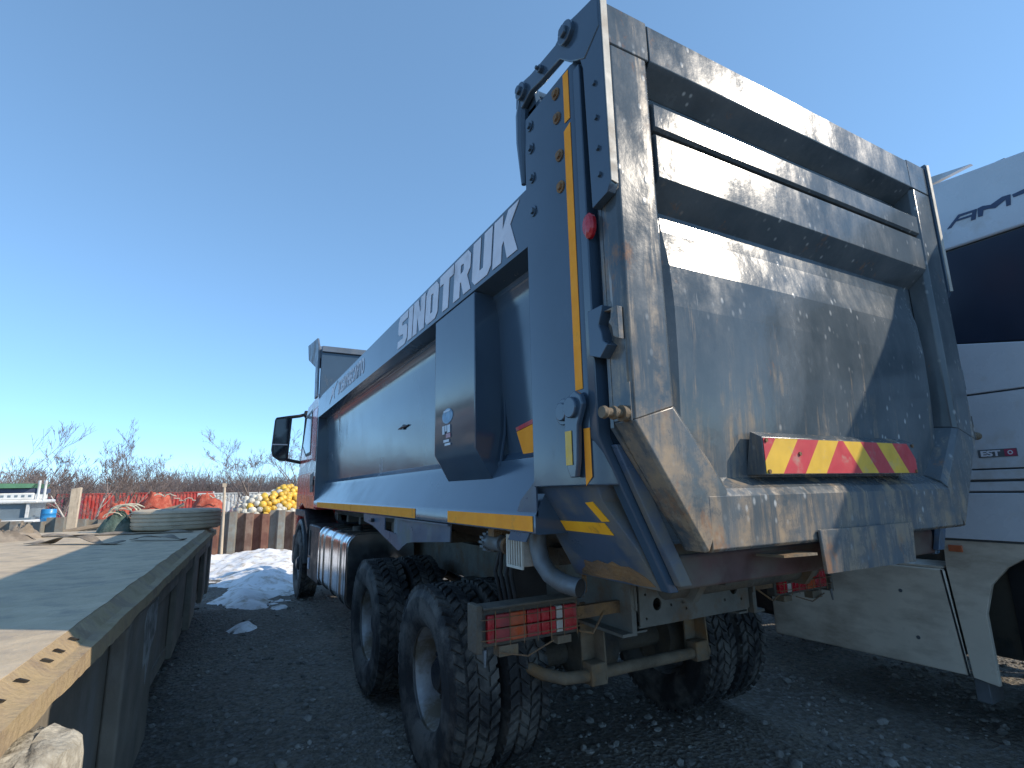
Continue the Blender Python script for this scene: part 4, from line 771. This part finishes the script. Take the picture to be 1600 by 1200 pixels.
so2 = obj('timber_stump', MB().loft(secs), STW, smooth=50); so2.location = (sx, sy, .10); tag(so2, 'rough pale timber stump standing against the near side of the trailer', 'stump')

# ================================================================ BEHIND: fence, snow, floats, nets, boat, containers, trees
FY = 14.5
FRUST = [M('sheet_rust_red', (.17, .075, .055), .85, 0, .25, 3, dirt=(.22, .12, .08), damt=.45, dscale=3, bump=.15), M('sheet_rust_brown', (.17, .10, .075), .85, 0, .25, 3, dirt=(.24, .17, .13), damt=.5, dscale=3, bump=.15), M('sheet_grey', (.22, .23, .21), .8, 0, .2, 3, dirt=(.2, .15, .11), damt=.45, dscale=2, bump=.12)]
FE = thing('sheet_fence', 'low fence of rusty red and grey corrugated steel sheets behind the snow', 'fence', (-2.0, FY, 0))
prof = [(0, 0), (.155, 0), (.195, .16), (.345, .16), (.385, 0)]; T_ = .012; kk = 0
sheet_me = {}
for i in range(-24, 16):
    x = i * .386; wx = x - 2.0
    mi = 2 if (-14 <= i <= -8 or i in (-1, 2) or i < -18) else (0 if (i * 7) % 3 else 1)
    var = (i * 5) % 3
    if (mi, var) not in sheet_me:
        dz = (.0, .05, -.03)[var]; m_ = MB(); n = len(prof)
        f = [(px, -py, z) for z in (-.5, 1.2 + dz) for px, py in prof]; b = [(px, -py + T_, z) for z in (-.5, 1.2 + dz) for px, py in prof]
        m_.add(f + b, [(j, j + 1, n + j + 1, n + j) for j in range(n - 1)] + [(2 * n + j + 1, 2 * n + j, 3 * n + j, 3 * n + j + 1) for j in range(n - 1)] + [(n + j, n + j + 1, 3 * n + j + 1, 3 * n + j) for j in range(n - 1)])
        sheet_me[(mi, var)] = mesh_of('sheet', m_, FRUST[mi], 0)
    o = bpy.data.objects.new('sheet', sheet_me[(mi, var)]); COL.objects.link(o); o.parent = FE; o.location = (x, 0, 0)
WOODP = M('wood_pale', (.55, .45, .33), .85, 0, .15, 9, dstretch=(6, 6, 1), dirt=(.4, .31, .22), damt=.3, dscale=4)
o = obj('timber_post', MB().loft([[(-.085, -.06, -.4), (.085, -.06, -.4), (.085, .06, -.4), (-.085, .06, -.4)], [(-.07, -.06, 1.87), (.11, -.06, 1.90), (.11, .06, 1.90), (-.07, .06, 1.87)]]), WOODP, bevel=.01); o.location = (-5.27, 13.75, 0); tag(o, 'thick pale squared timber post standing in front of the grey sheets', 'post')
o = obj('wood_stake', MB().tube([(.03, 0, -.3), (0, 0, 1.0), (-.035, 0, 1.95)], [.035, .032, .03], 7).box(-.08, .01, -.03, .03, 1.87, 1.96), WOODP); o.location = (-2.33, 13.9, 0); tag(o, 'thin leaning wooden stake beside the corner of the rusty fence', 'stake')
o = obj('wood_pole', MB().tube([(-.95, -.1, 1.02), (0, 0, 1.19), (1.0, .1, 1.48)], [.05, .045, .035], 7), M('wood_brown', (.26, .20, .14), .9, 0, .3, 6)); o.location = (-4.1, 12.2, 0); tag(o, 'long brown pole leaning behind the trailer end', 'pole')
o = obj('pole_trestle', MB().tube([(-.15, 0, 0), (.02, 0, 1.05)], .03, 6).tube([(.15, 0, 0), (-.02, 0, 1.05)], .03, 6), WOODP); o.location = (-4.95, 12.1, 0); tag(o, 'small crossed wooden trestle holding up the brown pole', 'trestle')
# snow heap
SNOW = M('snow', (.80, .80, .80), .75, 0, .05, 3, dirt=(.45, .40, .33), damt=.36, dscale=5, bump=.4, bscale=14)
def snow_h(x, y):
    e1 = math.exp(-(((x + 1.0) / 1.9) ** 2)) * math.exp(-((y - 13.2) / 1.9) ** 2) * .42
    e2 = math.exp(-(((x + 1.95 + (y - 8) * .02) / .3) ** 2)) * math.exp(-((y - 8.8) / 1.6) ** 2) * .18
    e3 = math.exp(-(((x + 1.45) / .55) ** 2)) * math.exp(-((y - 10.3) / 1.5) ** 2) * .24
    e4 = math.exp(-(((x + 3.2) / 1.2) ** 2)) * math.exp(-((y - 13.6) / 1.0) ** 2) * .22
    e5 = math.exp(-(((x + 2.0) / .16) ** 2)) * math.exp(-((y - 6.62) / .3) ** 2) * .12
    return e1 + e2 + e3 + e4 + e5 + .10 * fbm(x * 1.1, y * .9, 4, 5) + .035 * fbm(x * 5, y * 4, 8, 4) - .10
sn = MB(); nx, nyy = 90, 170; idx = {}
for i in range(nx):
    for j in range(nyy):
        q = [(-4.6 + 6.2 * (i + a) / nx, 5.9 + 8.55 * (j + b) / nyy) for a, b in ((0, 0), (1, 0), (1, 1), (0, 1))]
        hs_ = [snow_h(*p) for p in q]
        if max(hs_) > -.01:
            ids = []
            for p, h in zip(q, hs_):
                key = (round(p[0], 4), round(p[1], 4))
                if key not in idx: idx[key] = len(sn.v); sn.v.append((p[0], p[1], ground_z(*p) + max(h, -.03) + .005))
                ids.append(idx[key])
            sn.f.append(tuple(ids))
tag(obj('snow', sn, SNOW, smooth=80), 'heap of old melting snow in front of the rusty fence', 'snow', kind='stuff')
# floats
HEAPM = M('heap_core', (.12, .10, .08), .95, 0, .4, 4, bump=.6, bscale=20)
def mound(x, y): # height of the float heap
    a = math.exp(-(((x + .55) / .95) ** 2 + ((y - 17.2) / 1.0) ** 2)) * 1.66 + math.exp(-(((x + 1.9) / .75) ** 2 + ((y - 16.3) / .8) ** 2)) * .75 + math.exp(-(((x + 1.2) / .9) ** 2 + ((y - 16.0) / .7) ** 2)) * .75
    return a
hm = MB().grid(40, 30, lambda u, v: (-4 + 6.5 * u, 14.85 + 4.6 * v, -.2 + .55 + mound(-4 + 6.5 * u, 14.85 + 4.6 * v) * .93 - .12 - .02))
tag(obj('net_mound', hm, HEAPM, smooth=60), 'dark mound of old gear that carries the heap of floats', 'gear heap')
FYEL = M('float_yellow', (.72, .44, .05), .45, 0, .15, 6, dirt=(.5, .36, .14), damt=.3, dscale=7, rand=.22); FWHT = M('float_white', (.60, .57, .48), .5, 0, .12, 6, dirt=(.42, .36, .27), damt=.35, dscale=7, rand=.22)
fb = MB().lathe([(.0, -.108), (.03, -.105), (.032, -.09), (.06, -.078), (.088, -.045), (.098, 0), (.088, .045), (.06, .078), (.032, .09), (.03, .105), (0, .108)], (0, 0, 0), 'z', 14)
fy_me = mesh_of('fishing_float', fb, FYEL, 50); fw_me = mesh_of('fishing_float', fb, FWHT, 50); placed = []; tries = 0
while len(placed) < 330 and tries < 14000:
    tries += 1; x = random.uniform(-3.0, .55); y = random.uniform(14.95, 17.6); h = mound(x, y)
    if h < .25: continue
    z = .35 - .14 + h * .93 + .09 + random.uniform(-.01, .05); p = Vector((x, y, z))
    if any((p - q).length < .145 for q in placed): continue
    placed.append(p); yellow = (x > -1.35 and z > 1.28 + .25 * fbm(x * 2, y * 2)) or (x < -1.75 and z > 1.2 and y > 16.4 and random.random() < .8)
    if random.random() < .06: yellow = not yellow
    o = bpy.data.objects.new('fishing_float', fy_me if yellow else fw_me); COL.objects.link(o); o.location = p; o.rotation_euler = (random.uniform(0, 3), random.uniform(0, 3), random.uniform(0, 3)); k = random.uniform(.85, 1.15); o.scale = (k, k, k)
    tag(o, 'yellow fishing float in the heap behind the rusty fence' if yellow else 'off-white fishing float in the heap behind the rusty fence', 'float', 'yellow fishing floats in the heap' if yellow else 'white fishing floats in the heap')
# nets
NETO = M('net_orange', (.43, .085, .05), .9, 0, .3, 6, dirt=(.5, .17, .11), damt=.35, dscale=9, bump=.9, bscale=45)
for (x, y, rx, ry, h, lab) in ((-2.75, 16.0, .75, .6, 1.70, 'rounded orange net heap right beside the white floats'), (-4.0, 16.6, .75, .6, 1.74, 'orange net heap rising behind the tyre on the trailer'), (-4.9, 16.8, .8, .6, 1.45, 'low orange net heap at the left end of the nets')):
    nb = MB().grid(34, 12, lambda u, v: (math.cos(u * 6.2832) * rx * v * (1 + .15 * fbm(math.cos(u * 6.28) * 2, math.sin(u * 6.28) * 2, x)), math.sin(u * 6.2832) * ry * v, (h + .3) * (1 - v ** 2.6) * (1 + .10 * fbm(math.cos(u * 6.28) * v * 4, math.sin(u * 6.28) * v * 4, x, 5)) - .3))
    o = obj('net_heap', nb, NETO, smooth=60); o.location = (x, y, 0); tag(o, lab, 'net')
for k, (x, y, z) in enumerate(((-4.0, 16.0, 1.72), (-3.5, 15.9, 1.6), (-2.7, 15.5, 1.66))):
    r = MB().tube([(random.uniform(-.05, .05) + a * .06, .02 * math.sin(a), .04 * math.sin(a * 1.3 + k)) for a in range(9)], .014, 6); o = obj('float_rope', r, ROPE); o.location = (x, y, z - .02)
    tag(o, ('pale rope lying on the left orange net', 'pale rope between the two orange nets', 'pale rope across the right orange net')[k], 'rope')
# boat
BW = M('boat_white', (.72, .72, .70), .4, 0, .06, 3, dirt=(.5, .48, .44), damt=.3); BG = M('boat_canopy_green', (.13, .30, .17), .7, 0, .15, 4); BR = M('boat_stripe_red', (.5, .08, .12), .5); BGL = M('boat_window', (.16, .21, .25), .12, 0, .2, 2, rvar=.03); BBL = M('barrel_blue', (.03, .25, .55), .4, 0, .1, 5)
BO = thing('cabin_boat', 'white cabin boat with green canopy standing behind the fence', 'boat', (-9.42, 19.6, 0))
hullsec = lambda x, w, zk: [(x, -w * .1, zk), (x, -w * .8, .55), (x, -w, 1.0), (x, w, 1.0), (x, w * .8, .55), (x, w * .1, zk)]
obj('hull', MB().loft([hullsec(-3.0, .95, .15), hullsec(0, 1.05, .1), hullsec(1.6, 1.0, .12), hullsec(2.45, .8, .2)]), BW, BO, bevel=.03)
obj('gunwale', MB().box(-3.0, 2.42, -1.05, 1.05, 1.0, 1.10), BW, BO, bevel=.03); cabn = obj('cabin', MB().box(-3.0, 2.28, -.90, .90, 1.1, 1.16).box(-3.0, 2.2, -.80, .80, 1.16, 1.55), BGL, BO)
for k in range(6): obj('window_post', MB().box(-2.6 + k * .95, -2.54 + k * .95, -.90, -.81, 1.16, 1.55), BW, cabn)
obj('cabin_roof', MB().box(-3.05, 2.40, -.95, .95, 1.55, 1.66), BW, BO, bevel=.04); obj('roof_stripe', MB().box(-3.0, 1.0, -.965, -.955, 1.57, 1.66), BR, BO); up = obj('wheelhouse', MB().box(-2.5, 2.24, -.7, .7, 1.66, 1.85), BW, BO, bevel=.03)
for k in range(12): obj('porthole', MB().box(.46 + k * .15, .53 + k * .15, -.706, -.70, 1.73, 1.79), BGL, up)
obj('canopy', MB().prism([(-2.9, 1.98), (2.16, 1.99), (2.24, 2.11), (-2.9, 2.18)], 'y', -.8, .8), BG, BO); obj('canopy_side', MB().box(1.2, 2.30, -.66, .66, 1.855, 1.975), M('canopy_navy', (.06, .08, .14), .7), BO)
for (x, y) in ((-2.4, -.68), (2.32, -.68), (2.42, -.5)): obj('canopy_post', MB().cyl((x, y, 1.66), (x, y, 2.2), .035, n=8), BW, BO)
for k in range(2): obj('fender_ball', MB().lathe([(0, 1.05), (.1, 1.08), (.14, 1.2), (.12, 1.4), (.05, 1.5), (0, 1.52)], (1.4 - .75 * k * 2.2 , -1.1, 0), 'z', 14), BW, BO)
obj('cradle', MB().box(-2.2, -1.9, -.8, .8, -.45, .5).box(1.2, 1.5, -.8, .8, -.45, .5), UNDER, BO)
bl = MB().lathe([(0, 0), (.27, 0), (.29, .04), (.29, .3), (.30, .32), (.29, .34), (.29, .6), (.30, .62), (.29, .64), (.29, .86), (.27, .9), (0, .9)], (0, 0, 0), 'z', 24); o = obj('blue_barrel', bl, BBL, smooth=30); o.scale = (.62, .62, .45); o.location = (-6.86, 19.2, .97); tag(o, 'blue plastic barrel standing on a crate to the right of the boat', 'barrel')
o = obj('barrel_crate', MB().box(-.32, .32, -.3, .3, -.5, .05).box(-.28, .28, -.26, .26, .05, .85).box(-.32, .32, -.3, .3, .85, .965), M('crate_wood', (.25, .2, .15), .9)); o.location = (-6.86, 19.2, 0); tag(o, 'dark wooden crate under the blue barrel', 'crate')
# containers and sheds
def container(loc, L, W, H, rz, mat, label, post=True):
    c = thing('shipping_container', label, 'container', loc, rz, 'shipping containers behind the yard')
    n = int(L / .28); pts = []
    for k in range(n): x = -L / 2 + k * L / n; pts += [(x, 0), (x + L / n * .38, 0), (x + L / n * .5, .05), (x + L / n * .88, .05)]
    pts.append((L / 2, 0))
    for s in (-1, 1):
        m_ = MB(); k = len(pts); m_.v = [(p[0], s * (W / 2 - p[1]), z) for z in (.1, H - .1) for p in pts]; m_.f = [(i, i + 1, k + i + 1, k + i) for i in range(k - 1)]
        obj('corrugated_side', m_, mat, c, smooth=0); m2 = MB(); m2.v = [(s * (L / 2 - p[1]), p[0] * W / L, z) for z in (.1, H - .1) for p in pts]; m2.f = m_.f; obj('corrugated_end', m2, mat, c, smooth=0)
        obj('top_rail', MB().box(-L / 2, L / 2, s * W / 2 - .03, s * W / 2 + .03, H - .1, H), mat, c); obj('bottom_rail', MB().box(-L / 2, L / 2, s * W / 2 - .03, s * W / 2 + .03, 0, .12), mat, c)
        for t in (-1, 1): obj('corner_post', MB().box(t * L / 2 - .06, t * L / 2 + .06, s * W / 2 - .06, s * W / 2 + .06, 0, H), BW if post and s < 0 and t > 0 else mat, c)
    obj('roof', MB().box(-L / 2, L / 2, -W / 2 + .03, W / 2 - .03, H - .06, H - .02), mat, c); return c
CR = M('container_red', (.46, .055, .045), .6, 0, .15, 2, dirt=(.5, .16, .12), damt=.35, dscale=2); CD = M('container_maroon', (.26, .05, .08), .6, 0, .2, 2, dirt=(.2, .12, .12), damt=.4); CW = M('container_white', (.6, .6, .58), .6, 0, .1, 2)
container((-9.3, 61.5, -.48), 12.2, 2.44, 2.6, .03, CR, 'long bright red shipping container behind the nets'); container((-17.8, 58, -.6), 9.0, 2.44, 2.45, .05, CD, 'maroon shipping container half hidden behind the boat and saplings', False); container((-1.2, 55, -.65), 6.1, 2.44, 2.59, 0, CW, 'white shipping container right of the red one', False)
SH = M('shed_brown', (.13, .115, .105), .9, 0, .2, 1); sh = thing('low_shed', 'low grey brown shed with flat roof behind the white container', 'shed', (-2.2, 72, -.5)); obj('wall', MB().box(-3.2, 3.2, -2, 2, 0, 3.3), SH, sh); obj('roof', MB().box(-3.4, 3.4, -2.2, 2.2, 3.3, 3.5), SH, sh); obj('door', MB().box(-.6, .5, -2.03, -2.0, 0, 2.2), DARK, sh); obj('chimney', MB().box(1.8, 2.1, -.2, .2, 3.5, 3.9), BW, sh)

# trees: tapered trunk, forking limbs, fine twigs
BARK = M('bark_grey', (.20, .16, .135), .9, 0, .3, 4); TWIG = M('twig_brown', (.27, .21, .185), .95, 0, .25, 3); BIRCH = M('bark_pale', (.50, .46, .41), .85, 0, .3, 5, dirt=(.12, .1, .09), damt=.25)
def bare_tree(loc, H, lean, seed, label, group, stems=1, fork=.35, spread=.55, depth=5, bark=None, r0=None, tw=1.0):
    rnd = random.Random(seed); T = MB(); Cc = MB()
    def grow(p, d, L, r, lev):
        n = 4 if lev < 2 else 3; path = [p.copy()]; rs = [r]
        for k in range(n):
            d = (d + Vector((rnd.gauss(0, .11), rnd.gauss(0, .11), rnd.gauss(.05, .07)))).normalized(); p = p + d * (L / n); path.append(p.copy()); rs.append(max(r * (1 - .6 * (k + 1) / n), .0035 * tw))
        (T if lev == 0 else Cc).tube(path, rs, 7 if lev < 2 else 3, caps=False)
        if lev < depth:
            m = rnd.randint(2, 3) + (1 if lev >= 1 else 2)
            for b in range(m):
                t = rnd.uniform(.35 if lev else fork, 1.0); i = min(int(t * n), n - 1); q = path[i].lerp(path[i + 1], t * n - i); a = rnd.uniform(0, 6.28)
                side = d.orthogonal().normalized(); side = Matrix.Rotation(a, 3, d) @ side
                nd = (d * (1 - spread * .6) + side * spread + Vector((0, 0, .25))).normalized(); grow(q, nd, L * rnd.uniform(.42, .68), max(rs[i] * .55, .004 * tw), lev + 1)
    for s in range(stems):
        a = rnd.uniform(0, 6.28); dd = Vector((lean + (.28 * math.cos(a) if stems > 1 else 0), .28 * math.sin(a) if stems > 1 else 0, 1)).normalized(); grow(Vector((.1 * math.cos(a), .1 * math.sin(a), 0)) * (stems > 1), dd, H * (.55 if stems > 1 else .5), r0 or H * .014, 0)
    t = thing('bare_tree', label, 'tree', loc, 0, group); obj('trunk', T, bark or BARK, t, smooth=60); obj('crown', Cc, TWIG, t, smooth=0); return t
G1 = 'bare trees beyond the fence'
bare_tree((-8.08, 21.5, -.4), 5.6, .10, 3, 'thin forked sapling in front of the boat, right one of the pair', G1, 1, .25, .4, 4, r0=.045, tw=1.2); bare_tree((-8.45, 21.2, -.4), 5.2, -.02, 4, 'thin straight sapling at the left edge in front of the boat', G1, 1, .3, .32, 4, r0=.04, tw=1.2)
bare_tree((-8.9, 35, -.7), 5.2, .05, 11, 'pale birch-like bare tree behind the timber post', G1, 2, .3, .5, 5, BIRCH, tw=1.6); bare_tree((-11.2, 38, -.7), 5.2, -.08, 12, 'broad bare tree with fine twigs left of the timber post', G1, 3, .3, .55, 5, tw=1.6)
bare_tree((-8.0, 37, -.7), 5.9, .22, 13, 'bare tree leaning right above the red container', G1, 2, .3, .5, 5, tw=1.6); bare_tree((-6.0, 42, -.7), 3.7, .05, 14, 'dark crooked bare tree over the middle of the red container', G1, 2, .25, .6, 5, tw=1.8)
bare_tree((-10.3, 36.5, -.7), 5.0, .02, 21, 'slender bare tree just left of the timber post', G1, 2, .3, .5, 5, tw=1.6); bare_tree((-7.2, 39, -.7), 4.8, .12, 22, 'low spreading bare tree right of the timber post', G1, 3, .25, .55, 5, tw=1.6)
bare_tree((-13.2, 42, -.7), 4.9, .0, 15, 'bare tree rising behind the boat roof', G1, 2, .3, .55, 5, tw=1.8); bare_tree((-.3, 30, -.7), 5.9, -.12, 16, 'bare tree with arching branches behind the cab mirror', G1, 2, .25, .6, 5, tw=1.4); bare_tree((1.6, 33, -.7), 6.2, -.1, 17, 'bare tree mostly hidden by the dump truck cab', G1, 2, .25, .6, 5, tw=1.5)
bare_tree((-7.3, 27, -.6), 2.6, .1, 18, 'low pale shrub with fanned stems right of the timber post', G1, 5, .2, .5, 3, BIRCH, r0=.02, tw=1.2)
# far wood, one mass
fwm = MB(); rr = random.Random(5)
for k in range(1500):
    x = rr.uniform(-75, 22); y = rr.uniform(78, 135) ; z = ground_z(x, y) - .2; h = rr.uniform(2.6, 5.6) * (1 + .3 * fbm(x * .06, y * .06)) * (.72 + .28 * y / 110)
    fwm.tube([(x, y, z), (x + rr.gauss(0, .15), y, z + h * .5), (x + rr.gauss(0, .3), y, z + h)], [.07, .05, .012], 3, caps=False)
    for b in range(9):
        t = rr.uniform(.2, .95); a = rr.uniform(0, 6.28); l = h * (1.05 - t) * rr.uniform(.5, .95); q = Vector((x, y, z + h * t)); e = q + Vector((math.cos(a) * l * .55, math.sin(a) * l * .55, l * .75))
        fwm.tube([q, q.lerp(e, .5) + Vector((0, 0, -.05)), e], [.035, .025, .012], 3, caps=False)
        for c in range(2):
            s = q.lerp(e, rr.uniform(.3, .8)); a2 = a + rr.uniform(-1, 1); fwm.tube([s, s + Vector((math.cos(a2) * l * .3, math.sin(a2) * l * .3, l * .35))], [.018, .01], 3, caps=False)
for k in range(1300):
    x = rr.uniform(-38, 14); y = rr.uniform(64, 78); z = ground_z(x, y) - .2; h = rr.uniform(2.6, 5.4) * (1 + .4 * fbm(x * .12, y * .12))
    for b in range(11):
        a = rr.uniform(0, 6.28); t = rr.uniform(0, .5); q = Vector((x + rr.gauss(0, .4), y, z + h * t * .5)); e = Vector((x + math.cos(a) * h * .42, y + math.sin(a) * h * .3, z + h * rr.uniform(.5, 1)))
        fwm.tube([q, q.lerp(e, .5), e], [.028, .02, .009], 3, caps=False); s = q.lerp(e, .6); fwm.tube([s, s + Vector((rr.gauss(0, .35), 0, h * .25))], [.014, .008], 3, caps=False)
tag(obj('distant_wood', fwm, M('wood_mass', (.25, .2, .18), .95, 0, .2, .3), smooth=0), 'brown grey belt of bare wood along the horizon', 'wood', kind='stuff')
# dry scrub behind the fence
sc_ = MB()
for k in range(5000):
    x = rr.uniform(-22, 3); y = rr.uniform(21, 50); z = ground_z(x, y); h = rr.uniform(.3, 1.1); sc_.tube([(x, y, z), (x + rr.gauss(0, .2), y + rr.gauss(0, .2), z + h)], [.012, .005], 3, caps=False)
tag(obj('dry_scrub', sc_, M('scrub', (.30, .22, .13), .95, 0, .3, 1), smooth=0), 'dry brown scrub and grass behind the fence', 'scrub', kind='stuff')
